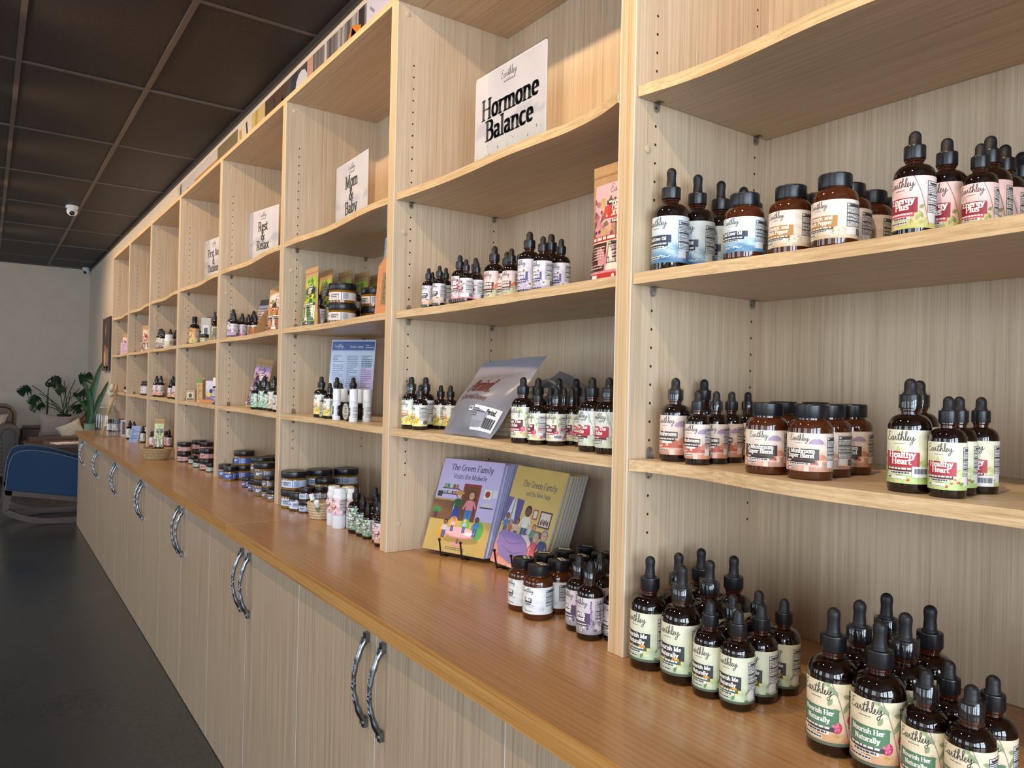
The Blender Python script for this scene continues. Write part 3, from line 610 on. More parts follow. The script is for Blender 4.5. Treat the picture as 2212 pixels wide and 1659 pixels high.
for i in range(len(TX)-1):
    for j in range(len(TY)-1):
        w, d = round(TX[i+1]-TX[i], 3), round(TY[j]-TY[j+1], 3)
        if (w, d) not in tiles:
            g = .010
            tiles[(w, d)] = bevel(MB().box((-w/2+g, -d/2+g, 0), (w/2-g, d/2-g, .02)).mesh('ceiling_tile'), .004, 1)
            tiles[(w, d)].materials.append(MT['tile'])
        obj('ceiling_tile', tiles[(w, d)], None, ceil, ((TX[i]+TX[i+1])/2, (TY[j]+TY[j+1])/2, CEIL_Z+R_.uniform(.002, .007)), (R_.uniform(-.002, .002), R_.uniform(-.002, .002), 0))
for y in TY[1:-1]: obj('ceiling_runner', MB().box((ROOM_X0, y-.013, CEIL_Z-.001), (ROOM_X1, y+.013, CEIL_Z+.03)), MT['grid'], ceil)
for x in TX[1:-1]: obj('ceiling_crossbar', MB().box((x-.012, ROOM_Y0, CEIL_Z), (x+.012, ROOM_Y1, CEIL_Z+.03)), MT['grid'], ceil)
obj('ceiling_deck', MB().box((ROOM_X0-.1, ROOM_Y0-.1, CEIL_Z+.06), (ROOM_X1+.1, ROOM_Y1+.1, CEIL_Z+.1)), MT['black_trim'], ceil)
sbox('trim_1', (ROOM_X0, ROOM_Y1-.018, CEIL_Z-.034), (ROOM_X1, ROOM_Y1, CEIL_Z), MT['black_trim'])
sbox('trim_2', (ROOM_X0, ROOM_Y0, CEIL_Z-.012), (ROOM_X0+.012, ROOM_Y1-.018, CEIL_Z), MT['black_trim'])
sbox('baseboard_left', (ROOM_X0, ROOM_Y0, FLOOR_Z), (ROOM_X0+.014, ROOM_Y1, FLOOR_Z+.1), MT['black_trim'])
sbox('baseboard_back', (ROOM_X0, ROOM_Y1-.014, FLOOR_Z), (-6.5, ROOM_Y1, FLOOR_Z+.1), MT['black_trim'])

# photo mural on the wall above the bookcases
mw, mh = 6.7, .54; mx0 = -5.72
mural = Art(mw, mh, (190, 184, 180), 2, 1)
def mseg(a, b, col, l=1): mural.rect(a-mx0, 0, b-mx0, mh, col, l)
rr = random.Random(5)
mseg(-5.72, -5.1, (196, 190, 186))
for k in range(26):
    x = rr.uniform(.02, .56); y = rr.uniform(.05, .42); mural.rect(x, y, x+rr.uniform(.02, .07), y+rr.uniform(.03, .14), rr.choice([(30, 28, 30), (90, 84, 84), (232, 228, 226), (140, 120, 104)]), 2)
mseg(-5.1, -4.42, (112, 104, 104)); mural.rect(.62, .44, 1.30, .47, (190, 130, 80), 2); mural.rect(.62, .47, 1.30, .54, (206, 196, 190), 2)
for k in range(6):
    x = .64+k*.11; mural.rect(x, .06, x+.085, .40, (44, 40, 44), 2); mural.rect(x+.008, .08, x+.077, .26, (224, 218, 222), 3); mural.rect(x+.02, .30, x+.06, .36, (170, 160, 158), 3)
mseg(-4.42, -3.92, (122, 106, 76)); mural.ell(1.75, .10, .16, .10, (206, 150, 60), 2); mural.ell(1.46, .2, .12, .2, (96, 84, 60), 2)
mseg(-3.92, -3.62, (222, 206, 190)); mural.line([(1.84, .0), (1.90, .25), (1.86, .5)], .05, (190, 150, 70), 2); mural.line([(2.02, .0), (2.06, .3), (1.99, .52)], .03, (58, 46, 36), 2)
mseg(-3.62, -3.36, (206, 180, 122)); mural.line([(2.13, 0), (2.20, .54)], .05, (186, 150, 60), 2)
mseg(-3.36, -2.98, (74, 50, 36)); 
for k in range(10): x = rr.uniform(2.38, 2.72); mural.line([(x, rr.uniform(0, .3)), (x+rr.uniform(-.05, .05), rr.uniform(.3, .54))], rr.uniform(.01, .03), rr.choice([(120, 78, 48), (40, 26, 20), (196, 186, 180)]), 2)
mseg(-2.98, -2.62, (70, 64, 66)); mural.ell(2.93, .02, .24, .40, (150, 146, 150), 2, 20); mural.ell(2.93, .0, .20, .34, (176, 146, 34), 3, 20); mural.ell(2.95, -.02, .13, .25, (86, 50, 20), 4, 18); mural.ell(2.96, .44, .09, .08, (206, 206, 212), 3)
mural.rect(3.04, .30, 3.12, .54, (196, 150, 130), 4); mural.rect(2.80, .36, 2.90, .54, (40, 44, 52), 2)
mseg(-2.62, -1.98, (124, 116, 116))
for k in range(12): x = 3.11+k*.053; mural.rect(x, 0, x+.02+.02*rr.random(), mh, rr.choice([(86, 80, 82), (170, 162, 160), (206, 196, 190), (104, 96, 96)]), 2)
mural.ell(3.50, .18, .09, .20, (118, 42, 34), 3, 14); mural.ell(3.51, .16, .05, .14, (214, 184, 150), 4, 12); mural.line([(3.50, .34), (3.60, .46), (3.66, .44)], .07, (222, 130, 34), 4)
mural.rect(3.66, 0, 3.72, mh, (40, 30, 32), 3)
mseg(-1.98, .98, (214, 206, 222))
for k in range(40): x = rr.uniform(3.76, 6.6); mural.line([(x, rr.uniform(0, .5)), (x+rr.uniform(-.1, .1), rr.uniform(0, .54))], .012, rr.choice([(150, 140, 160), (236, 230, 240), (120, 108, 128)]), 2)
mo = thing('photo_mural', 'long photo mural strip of jars and steel above the shelves', 'mural', (mx0+mw/2, ROOM_Y1-.004, 1.505))
obj('backing', MB().box((-mw/2, 0, 0), (mw/2, .0035, mh)), MT['paper'], mo)
obj('print', mural.flat(.0002), MT['matte_print'], mo)

# ---------------------------------------------------------------- bookcases
BW, UT, PD = .9102, .0371, .3608          # bay width, double upright, depth to the back panel
ZT = 1.4893; PT = UT/2; SH = {'1': .951, '2': .632, '3': .3165}; ST_ = .019
NB = 8
def bay_x(k): return (0.0, BW-UT) if k == 1 else (-(k-1)*BW, -(k-2)*BW-UT)
HOLE_Z = [1.3268-.032*n for n in range(36)]; HOLE_Y = (.0517, .326)
def side_panel_mesh(sign):
    """inner face at x = 0 with two columns of drilled pin holes; sign +1: the panel lies at x < 0"""
    mb = MB(); t = -PT*sign; H = ZT; d = PD+.006; hr = .0026; hc = .006; dep = .009*-sign
    def fq(pts, mi=0): mb.add(pts, [tuple(range(len(pts)))], mi)
    ys = [0.0016, HOLE_Y[0]-hc, HOLE_Y[0]+hc, HOLE_Y[1]-hc, HOLE_Y[1]+hc, d]
    for i in (0, 2, 4): fq([(0, ys[i], 0), (0, ys[i+1], 0), (0, ys[i+1], H), (0, ys[i], H)])
    fq([(0, 0, 0), (0, .0016, 0), (0, .0016, H), (0, 0, H)], 2)
    for yc in HOLE_Y:
        zs = sorted(HOLE_Z); p = 0.0
        for z in zs:
            fq([(0, yc-hc, p), (0, yc+hc, p), (0, yc+hc, z-hc), (0, yc-hc, z-hc)]); p = z+hc
            sq = [(yc+a*hc, z+b*hc) for a, b in ((1, 0), (1, 1), (0, 1), (-1, 1), (-1, 0), (-1, -1), (0, -1), (1, -1))]
            ci = [(yc+hr*math.cos(k*PI/4), z+hr*math.sin(k*PI/4)) for k in range(8)]
            n = [(0, *q) for q in sq]+[(0, *q) for q in ci]+[(dep, *q) for q in ci]
            f = [(k, (k+1) % 8, 8+(k+1) % 8, 8+k) for k in range(8)]
            mb.add(n, f); mb.add(n, [(8+k, 8+(k+1) % 8, 16+(k+1) % 8, 16+k) for k in range(8)]+[tuple(range(16, 24))], 3)
        fq([(0, yc-hc, p), (0, yc+hc, p), (0, yc+hc, H), (0, yc-hc, H)])
    fq([(t, 0, 0), (t, d, 0), (t, d, H), (t, 0, H)]); fq([(0, 0, 0), (-.0014*sign, 0, 0), (-.0014*sign, 0, H), (0, 0, H)], 2); fq([(-.0014*sign, 0, 0), (t, 0, 0), (t, 0, H), (-.0014*sign, 0, H)], 1)
    fq([(0, d, 0), (t, d, 0), (t, d, H), (0, d, H)]); fq([(0, 0, 0), (0, d, 0), (t, d, 0), (t, 0, 0)]); fq([(0, 0, H), (0, d, H), (t, d, H), (t, 0, H)])
    me = mb.mesh('side_panel')
    for m in (MT['ash_v'], MT['edge_v'], MT['white_edge'], MT['hole']): me.materials.append(m)
    return me
MT['hole'] = plain('drilled_hole_wood', rgb(96, 70, 48), 0.8)
P_L, P_R = side_panel_mesh(1), side_panel_mesh(-1)
WAVES = {(2, '1'): [(0, .006), (.12, .0155), (.25, .0215), (.36, .021), (.49, .017), (.62, .0215), (.70, .025), (.79, .017), (.84, .006), (.873, -.004)],
 (1, '1'): [(0, .006), (.037, .013), (.09, .021), (.15, .0246), (.22, .022), (.33, .015), (.45, .018), (.6, .022), (.75, .012), (.873, .004)],
 (1, '3'): [(0, .003), (.05, .016), (.12, .0225), (.2, .010), (.27, -.002), (.35, -.0076), (.44, -.002), (.55, .005), (.7, .010), (.873, .006)],
 (2, '2'): [(0, .011), (.13, .017), (.24, .024), (.33, .022), (.43, .015), (.52, .0145), (.6, .008), (.7, .005), (.8, .0036), (.873, .001)],
 'd': [(0, .004), (.1, .005), (.2, .012), (.3, .020), (.38, .022), (.47, .019), (.58, .0115), (.67, .006), (.75, .004), (.82, .0065), (.873, .009)]}
def shelf_mesh(key):
    pts = catmull(WAVES.get(key, WAVES['d']), 3); L = BW-UT; mb = MB(); n = len(pts)
    pts = [(min(max(x, .0012), L-.0012), y) for x, y in pts]; yb = PD-.002
    v = [(x, y, z) for z in (0, ST_) for x, y in pts]; b = [(x, yb, z) for z in (0, ST_) for x, y in pts]
    o = 2*n; V = v+b
    mb.add(V, [(i+1, i, o+i, o+i+1) for i in range(n-1)]+[(n+i, n+i+1, o+n+i+1, o+n+i) for i in range(n-1)]+[(o+i+1, o+i, o+n+i, o+n+i+1) for i in range(n-1)]+[(0, n, o+n, o), (n-1, o+n-1, o+2*n-1, 2*n-1)])
    mb.add(V, [(i, i+1, n+i+1, n+i) for i in range(n-1)], 1)
    me = mb.mesh('shelf'); me.materials.append(MT['ash_h']); me.materials.append(MT['edge_h']); return me
shelf_cache = {}
def pin_mesh():
    mb = MB(); hw = .0065
    pl = [(hw*math.cos(a), -.010-.007*math.sin(a)) for a in [k*PI/7 for k in range(8)]]
    mb.prism([(-hw, 0), (hw, 0)]+pl, 0, .0035, 'x'); mb.box((.0035, -.0065, -.0022), (.013, .0065, 0)); mb.prism([(-.0016, -.002), (.0016, -.002), (.0016, -.013), (-.0016, -.013)], .0035, .008, 'x')
    me = mb.mesh('shelf_pin'); me.materials.append(MT['pin']); return me
def clip_mesh():
    mb = MB(); o = [(.007*math.cos(a), .013+.007*math.sin(a)) for a in [k*PI/8 for k in range(9)]]
    mb.prism([(.007, 0)]+o+[(-.007, 0)], 0, .003, 'x'); mb.box((.003, -.0055, 0), (.008, .0055, .0025)); mb.box((.003, -.006, .0), (.0045, -.0035, .012)); mb.box((.003, .0035, .0), (.0045, .006, .012))
    me = mb.mesh('shelf_clip'); me.materials.append(MT['pin']); return me
def mirror_x(me):
    m = me.copy(); m.transform(Matrix.Scale(-1, 4, (1, 0, 0))); m.flip_normals(); return m
PIN, CLIP = pin_mesh(), clip_mesh(); PINR, CLIPR = mirror_x(PIN), mirror_x(CLIP)
capm = MB().lathe([(.0, .0016), (.0066, .0016), (.0072, .0012), (.0075, 0)], 20).mesh('screw_cap', True); capm.transform(Matrix.Rotation(PI/2, 4, 'Y')); capm.materials.append(MT['ash_v'])
WHICH = {1: 'empty-topped bookcase bay beside the camera, holding heart-red and raspberry label bottles', 2: 'bookcase bay with the hormone sign on its top shelf', 3: 'bookcase bay with the mom and baby sign', 4: 'bookcase bay with the rest and relax sign',
 5: 'bookcase bay with the first aid sign', 6: 'bookcase bay just past the first aid bay, toward the sofa', 7: 'second bookcase bay counting from the sofa end', 8: 'end bookcase bay next to the sofa corner'}
for k in range(1, NB+1):
    x0, x1 = bay_x(k); L = x1-x0
    bc = thing('bookcase', WHICH[k], 'bookcase', (x0, 0, .0006), group='row of open ash bookcases')
    obj('side_panel', P_L, None, bc); obj('side_panel', P_R, None, bc, (L, 0, 0))
    m = MB(); m.box((-PT, .0008, ZT), (L+PT, PD+.006, ZT+ST_)); m.box((-PT, 0, ZT), (L+PT, .0008, ZT+ST_), 1)
    obj('top_panel', m, [MT['ash_h'], MT['edge_h']], bc)
    obj('back_panel', MB().box((0, PD, 0), (L, PD+.006, ZT)), MT['ash_v'], bc)
    for s in '123':
        key = (k, s) if (k, s) in WAVES else 'd'
        if key not in shelf_cache: shelf_cache[key] = shelf_mesh(key)
        obj('shelf', shelf_cache[key], None, bc, (0, 0, SH[s]))
        for y in HOLE_Y:
            obj('shelf_pin', PIN, None, bc, (0.0002, y, SH[s])); obj('shelf_pin', PINR, None, bc, (L-.0002, y, SH[s]))
        if s != '1': obj('shelf_clip', CLIP, None, bc, (.0002, HOLE_Y[0], SH[s]+ST_)); obj('shelf_clip', CLIPR, None, bc, (L-.0002, HOLE_Y[0], SH[s]+ST_))
    for y, z in ((.030, 1.462), (.033, .868), (.036, .075)): obj('screw_cap', capm, None, bc, (.0001, y, z))

# ---------------------------------------------------------------- worktop and base cabinets
YC, YF = -.2572, -.2322
def worktop(a, b, label):
    r = thing('worktop', label, 'worktop', (a, 0, 0), group='two lengths of honey worktop')
    m = MB().box((0, YC+.002, -.0372), (b-a, ROOM_Y1-.004, 0)).mesh('slab'); obj('slab', m, MT['top'], r)
    e = bevel(MB().box((0, YC, -.0372), (b-a, YC+.0035, .0003)).mesh('front_edge'), .0012, 2); obj('front_edge', e, MT['top_edge'], r)
    return r
worktop(-6.405, -1.5192, 'long honey brown worktop running to the sofa end'); worktop(-1.5176, 1.0, 'nearer honey brown worktop under the books and amber bottles')
MT['seam'] = plain('pale_joint_filler', rgb(222, 190, 140), 0.5)
obj('worktop_joint', MB().box((-1.5192, YC+.0002, -.0370), (-1.5176, PD, .0002)), MT['seam'], label='thin pale joint strip between the two worktop lengths', cat='joint strip')
def door_mesh(w, h):
    mb = MB(); mb.box((0, 0, 0), (w, .018, h))
    me = mb.mesh('door'); 
    for i, p in enumerate(me.polygons): p.material_index = 1 if abs(p.normal.x) > .9 or abs(p.normal.z) > .9 else 0
    me.materials.append(MT['door']); me.materials.append(MT['white_edge']); return me
def handle_mesh():
    mb = MB(); n = 22; pts, rad = [], []
    for k in range(n+1):
        s = k/n; a = math.sin(PI*s)**.75
        pts.append((.0012*math.sin(s*9), -.007-.024*a, -.166*s)); rad.append(.0050+.0016*abs(math.cos(PI*s))**3+.0007*math.sin(s*38))
    mb.tube(pts, rad, 10)
    for z, d in ((.004, -1), (-.170, 1)):
        mb.box((-.0062, -.010, z-.010), (.0062, 0, z+.010)); mb.tube([(0, -.009, z), (0, -.010, z+d*.014)], [.0070, .0060], 10)
    for s in (.2, .28, .36, .52, .6, .68):
        a = math.sin(PI*s)**.75; z = -.166*s; y = -.007-.024*a
        mb.tube([(-.004, y-.0030, z+.007), (.0005, y-.0052, z), (.004, y-.0030, z-.007)], .0011, 5)
    me = smooth_angle(mb.mesh('handle'), 50); me.materials.append(MT['steel']); return me
HND = handle_mesh(); DH = -.0392-(FLOOR_Z+.004); DM = door_mesh(.4551-.003, DH)
CABW = {0: 'base cabinet below the amber bottles, only its end door showing', 1: 'base cabinet below the two picture book stacks', 2: 'base cabinet below the white powder bottles', 3: 'base cabinet below the blue strip balm jars', 4: 'base cabinet below the salmon strip jars', 5: 'base cabinet below the small seagrass basket', 6: 'base cabinet second from the sofa end', 7: 'end base cabinet beside the blue rocking chair'}
for k in range(8):
    xr = -.011-BW*(k-1); xl = xr-BW
    cb = thing('base_cabinet', CABW[k], 'cabinet', (xl, 0, 0), group='row of base cabinets with pale doors')
    obj('body', MB().box((.001, YF+.0195, FLOOR_Z), (BW-.001, PD, -.0375)), MT['door'], cb)
    for i in (0, 1):
        d = obj('door', DM, None, cb, (i*.4551+.0015, YF, FLOOR_Z+.004))
        hx = .4551-.038-.0015 if i == 0 else .038-.0015
        obj('handle', HND, None, d, (hx, 0, -.071-(FLOOR_Z+.004)))

# ---------------------------------------------------------------- bottles, jars and tubs
def dome(r, z0, z1, n=6): return [(r*math.cos(k*PI/2/n), z0+(z1-z0)*math.sin(k*PI/2/n)) for k in range(n+1)]
MESH = {}
def cached(key, fn):
    if key not in MESH: MESH[key] = fn()
    return MESH[key]
def one(mb, name, mat, ang=35):
    me = smooth_angle(mb.mesh(name), ang); me.materials.append(mat); return me
SIZE = {'D8': (.0305, .180), 'D4': (.0245, .140), 'D2': (.0200, .119), 'D1': (.0165, .104), 'J': (.0300, .104), 'JW': (.0460, .066), 'JM': (.0370, .054), 'JS': (.0240, .043), 'JN': (.0275, .064),
 'WB': (.0215, .125), 'ST': (.0130, .100), 'FB': (.0270, .165), 'CT': (.017, .125), 'SP': (.026, .185), 'WJ': (.03, .09)}
def dropper_meshes(c):
    R, H = SIZE[c]; big = c == 'D8'
    zs, zn, c0, c1 = ((.53, .655, .70, .81) if big else (.565, .685, .735, .86)); zs, zn, c0, c1 = zs*H, zn*H, c0*H, c1*H
    rn = R*.40; rc = R*.52; rb = R*(.27 if big else .30)
    sh = [(rn+(R-rn)*math.cos(a), zs+(zn-zs)*math.sin(a)) for a in [k*PI/2/9 for k in range(10)]]
    body = [(0, .002), (R*.70, .0015), (R*.86, 0), (R*.95, .0012), (R, .005)]+sh
    neck = [(rn*1.01, zn-.002), (rn*1.01, zn+.003), (rn*1.14, zn+.0045), (rn*1.14, zn+.0065), (rn, zn+.008), (rn, c0+.003)]
    g = one(MB().lathe(body, 32), 'glass_body', MT['amber_dark'], 30)
    nk = one(MB().lathe(neck, 24), 'glass_neck', MT['amber_neck'], 30)
    cap = MB(); cap.lathe([(rc*.985, c0), (rc, c0+.0006), (rc, c1-.0015)], 56, rib=.03); cap.lathe([(rc*.99, c1-.0016), (rc*.97, c1-.0004), (rc*.86, c1), (0, c1+.0001)], 28)
    bl = [(rb*1.25, c1-.001), (rb*1.22, c1+.0012), (rb*1.02, c1+.003)]
    if big: bl += [(rb*.98, c1+.007), (rb*.90, c1+.45*(H-c1)), (rb*.96, c1+.62*(H-c1))]
    bl += dome(rb, H-rb*1.05, H, 6)
    return g, nk, one(cap, 'cap', MT['black_plastic'], 40), one(MB().lathe(bl, 20), 'dropper_bulb', MT['rubber'], 50)
def label_mesh(key, R, z0, h, ang=5.5, front=.36):
    a = LOOK[key][1](ang*R, h); me = a.wrap(R, z0, -front*ang).mesh('label'); me.materials.append(MT['label']); return me
def jar_meshes(c):
    R, H = SIZE[c]; zs, zn, c0 = .66*H, .79*H, .815*H; rn = R*.66; rc = R*.735
    sh = [(rn+(R-rn)*math.cos(a), zs+(zn-zs)*math.sin(a)) for a in [k*PI/2/8 for k in range(9)]]
    g = one(MB().lathe([(0, .002), (R*.7, .0015), (R*.86, 0), (R*.96, .0018), (R, .006)]+sh+[(rn, c0+.002)], 32), 'glass_body', MT['amber_jar'], 30)
    cap = MB(); cap.lathe([(rc*.985, c0), (rc, c0+.0008), (rc, H-.002)], 64, rib=.018); cap.lathe([(rc*.99, H-.0021), (rc*.96, H-.0004), (rc*.90, H), (rc*.86, H-.0006), (0, H-.0006)], 32)
    return g, one(cap, 'lid', MT['black_plastic'], 40)
def tub_meshes(c, gold):
    R, H = SIZE[c]; r = R*.965
    g = one(MB().lathe([(0, .0015), (r*.8, .001), (r*.93, 0), (r*.99, .0015), (r, .005), (r, .62*H), (r*.97, .66*H), (r*.93, .70*H)], 32), 'glass_body', MT['amber_gold' if gold else 'amber_jar'], 30)
    cap = MB().lathe([(R*.99, .655*H), (R, .665*H), (R, H-.003), (R*.985, H-.0008), (R*.95, H), (R*.90, H-.0006), (0, H-.0006)], 40)
    return g, one(cap, 'lid', MT['black_plastic'], 40)
ORD = ['first', 'second', 'third', 'fourth', 'fifth', 'sixth', 'seventh', 'eighth', 'ninth', 'tenth', 'eleventh', 'twelfth']
SW = {'D8': 'tall', 'D4': 'medium', 'D2': 'small', 'D1': 'tiny'}
def sticker(parent, loc, rz, w=.022, h=.013, txt=True, tilt=(0, 0, 0), curved=0):
    a = Art(w, h, (238, 236, 240), 4, 1)
    if txt: a.bars(w*.12, h*.2, w*.9, h*.85, 1, (110, 110, 122), 1, 5, .75)
    key = ('stk', w, h, curved)
    if curved:
        me = cached(key, lambda: a.wrap(curved+.0007, 0, -w/curved/2).mesh('price_sticker')); 
    else: me = cached(key, lambda: a.flat(.0002).mesh('price_sticker'))
    if not me.materials: me.materials.append(MT['label'])
    return obj('price_sticker', me, None, parent, loc, (tilt[0], tilt[1], rz))
FILM_ON = set(); 
def make_dropper(c, key, loc, rz, label, group, film=False):
    R, H = SIZE[c]; g, nk, cap, bl = cached(('drop', c), lambda: dropper_meshes(c))
    zs = (.53 if c == 'D8' else .565)*H
    lb = cached(('lab', key, c), lambda: label_mesh(key, R, .085*H, zs-.10*H))
    t = thing('dropper_bottle', label, 'bottle', loc, rz, group)
    obj('glass_body', g, None, t); obj('glass_neck', nk, None, t); obj('label', lb, None, t); cp = obj('cap', cap, None, t); obj('dropper_bulb', bl, None, cp)
    if film:
        c0, c1 = ((.68, .83) if c == 'D8' else (.70, .885)); rc = R*.55
        f = cached(('film', c), lambda: one(MB().lathe([(R*.46, c0*H-.006), (rc, c0*H+.002), (rc*1.01, c1*H), (rc*.93, c1*H+.001)], 20), 'shrink_band', MT['film'], 60))
        obj('shrink_band', f, None, t)
    return t
def make_jar(c, key, loc, rz, label, group, stick=False):
    R, H = SIZE[c]; g, cap = cached(('jar', c), lambda: jar_meshes(c)); lb = cached(('lab', key, c), lambda: label_mesh(key, R, .12*H, .50*H))
    t = thing('supplement_jar', label, 'jar', loc, rz, group)
    obj('glass_body', g, None, t); obj('label', lb, None, t); l = obj('lid', cap, None, t)
    if stick: sticker(l, (0, 0, H+.0002), R_.uniform(-.6, .6), .024, .012, True, (-PI/2, 0, 0))
    return t
GOLD = {'butw', 'lotw', 'bluej', 'greyj', 'honey'}
def make_tub(c, key, loc, rz, label, group, stick=False):
    R, H = SIZE[c]; g, cap = cached(('tub', c, key in GOLD), lambda: tub_meshes(c, key in GOLD)); lb = cached(('lab', key, c), lambda: label_mesh(key, R*.965, .15*H, .38*H, 5.6, .24))
    t = thing('balm_jar', label, 'jar', loc, rz, group)
    obj('glass_body', g, None, t); obj('label', lb, None, t); l = obj('lid', cap, None, t)
    if stick: sticker(l, (R*.2, -R*.3, H+.0002), R_.uniform(-.6, .6), .016, .010, True, (-PI/2, 0, 0))
    return t
def make_misc(c, key, loc, rz, label, group):
    R, H = SIZE[c]
    if c == 'WB':
        t = thing('powder_bottle', label, 'bottle', loc, rz, group)
        obj('body', cached('wb', lambda: one(MB().lathe([(0, .001), (R*.9, 0), (R, .004), (R, .80*H), (R*.9, .86*H), (R*.8, .88*H)], 28), 'body', MT['white_plastic'])), None, t)
        obj('lid', cached('wbl', lambda: one(MB().lathe([(R*.86, .88*H), (R*.86, H-.002), (R*.8, H), (0, H)], 40), 'lid', MT['white_plastic'])), None, t)
        a = L_base(5.5*R, .44*H, (236, 214, 220), (240, 196, 190), (206, 170, 200), (170, 30, 50), ['Powder'], None, 50, motif=m_flower((244, 206, 190), (150, 110, 190), 8, 4, (.05, .8), .14, 7)) if 'wbL' not in MESH else None
        obj('label', cached('wbL', lambda: (lambda m: (m.materials.append(MT['label']), m)[1])(a.wrap(R, .33*H, -.36*5.5).mesh('label'))), None, t)
    elif c == 'ST':
        t = thing('roll_on_stick', label, 'stick', loc, rz, group)
        obj('body', cached('st', lambda: one(MB().lathe([(0, 0), (R*.95, 0), (R, .002), (R, .60*H), (R*.93, .61*H)], 20), 'body', MT['white_plastic'])), None, t)
        obj('cap', cached('stc', lambda: one(MB().lathe([(R*.98, .615*H), (R*.98, H-.003), (R*.9, H), (0, H)], 20), 'cap', MT['white_plastic'])), None, t)
        def lb():
            a = Art(5.2*R, .45*H, (226, 232, 236), 16, 1); a.rect(1.2*R, .1*H, 2.4*R, .36*H, (60, 66, 72), 1); a.bars(1.3*R, .12*H, 2.3*R, .34*H, 4, (230, 232, 236), 2, 3); a.bars(3*R, .05*H, 5*R, .4*H, 8, (110, 116, 124), 1, 4)
            m = a.wrap(R, .08*H, -1.9).mesh('label'); m.materials.append(MT['label']); return m
        obj('label', cached('stL', lb), None, t)
    elif c == 'FB':
        t = thing('oil_bottle', label, 'bottle', loc, rz, group)
        sh = [(R*.42+R*.58*math.cos(a), .62*H+.12*H*math.sin(a)) for a in [k*PI/2/7 for k in range(8)]]
        obj('glass_body', cached('fb', lambda: one(MB().lathe([(0, .001), (R*.9, 0), (R, .004)]+sh+[(R*.42, .8*H)], 28), 'glass_body', MT['amber_dark'])), None, t)
        obj('cap', cached('fbc', lambda: one(MB().lathe([(R*.5, .78*H), (R*.5, H-.002), (R*.46, H), (0, H)], 24), 'cap', MT['black_plastic'])), None, t)
        obj('label', cached('fbL', lambda: (lambda m: (m.materials.append(MT['label']), m)[1])(L_base(5.5*R, .5*H, (226, 170, 90), (236, 196, 120), (214, 200, 120), (120, 70, 40), ['Oil'], None, 61, motif=m_flower((246, 212, 90), (190, 110, 40), 8, 4, (.05, .9), .12, 7)).wrap(R, .08*H, -1.98).mesh('label'))), None, t)
    elif c == 'CT':
        t = thing('foam_bottle', label, 'bottle', loc, rz, group)
        obj('body', cached('ct', lambda: one(MB().lathe([(0, 0), (R*.95, 0), (R, .003), (R, .66*H), (R*.8, .7*H)], 24), 'body', MT['amber_dark'])), None, t)
        obj('cap', cached('ctc', lambda: one(MB().lathe([(R*1.02, .68*H), (R*1.02, H-.003), (R*.95, H), (0, H)], 24), 'cap', MT['white_plastic'])), None, t)
        obj('label', cached('ctL', lambda: (lambda m: (m.materials.append(MT['label']), m)[1])(L_base(5.5*R, .58*H, (236, 226, 176), (240, 226, 160), (226, 206, 130), (150, 100, 40), ['Foam'], (226, 222, 214), 62).wrap(R, .03*H, -1.98).mesh('label'))), None, t)
    elif c == 'SP':
        t = thing('spray_bottle', label, 'bottle', loc, rz, group)
        sh = [(R*.4+R*.6*math.cos(a), .55*H+.12*H*math.sin(a)) for a in [k*PI/2/7 for k in range(8)]]
        obj('glass_body', cached('sp', lambda: one(MB().lathe([(0, .001), (R*.9, 0), (R, .004)]+sh+[(R*.4, .72*H)], 28), 'glass_body', MT['amber_dark'])), None, t)
        obj('pump', cached('spp', lambda: one(MB().lathe([(R*.46, .70*H), (R*.46, .80*H), (R*.26, .82*H), (R*.26, H*.93)], 24), 'pump', MT['black_plastic'])), None, t)
        obj('clear_cap', cached('spc', lambda: one(MB().lathe([(R*.40, .80*H), (R*.40, H-.004), (R*.3, H), (0, H)], 20), 'clear_cap', MT['film'])), None, t)
        obj('label', cached('spL', lambda: (lambda m: (m.materials.append(MT['label']), m)[1])(L_base(5.5*R, .42*H, (226, 236, 196), (206, 222, 150), (160, 190, 110), (60, 110, 60), ['Spray'], None, 63, motif=m_leaves([(120, 170, 90), (90, 140, 70)], 20)).wrap(R, .08*H, -1.98).mesh('label'))), None, t)
    else:
        t = thing('vitamin_jar', label, 'jar', loc, rz, group)
        obj('body', cached('wj', lambda: one(MB().lathe([(0, 0), (R*.92, 0), (R, .004), (R, .62*H), (R*.75, .74*H), (R*.68, .76*H)], 28), 'body', MT['white_plastic'])), None, t)
        obj('lid', cached('wjc', lambda: one(MB().lathe([(R*.76, .75*H), (R*.76, H-.002), (R*.7, H), (0, H)], 40), 'lid', MT['white_plastic'])), None, t)
        obj('label', cached('wjL', lambda: (lambda m: (m.materials.append(MT['label']), m)[1])(L_base(5.5*R, .46*H, (232, 228, 206), (222, 216, 190), (190, 196, 150), (120, 120, 80), ['Vita'], None, 64).wrap(R, .1*H, -1.98).mesh('label'))), None, t)
    return t
ZSURF = {'2': SH['2']+ST_, '3': SH['3']+ST_, 'C': 0.0}
PLACE = {'2': 'the upper bottle shelf', '3': 'the lower bottle shelf', 'C': 'the worktop'}
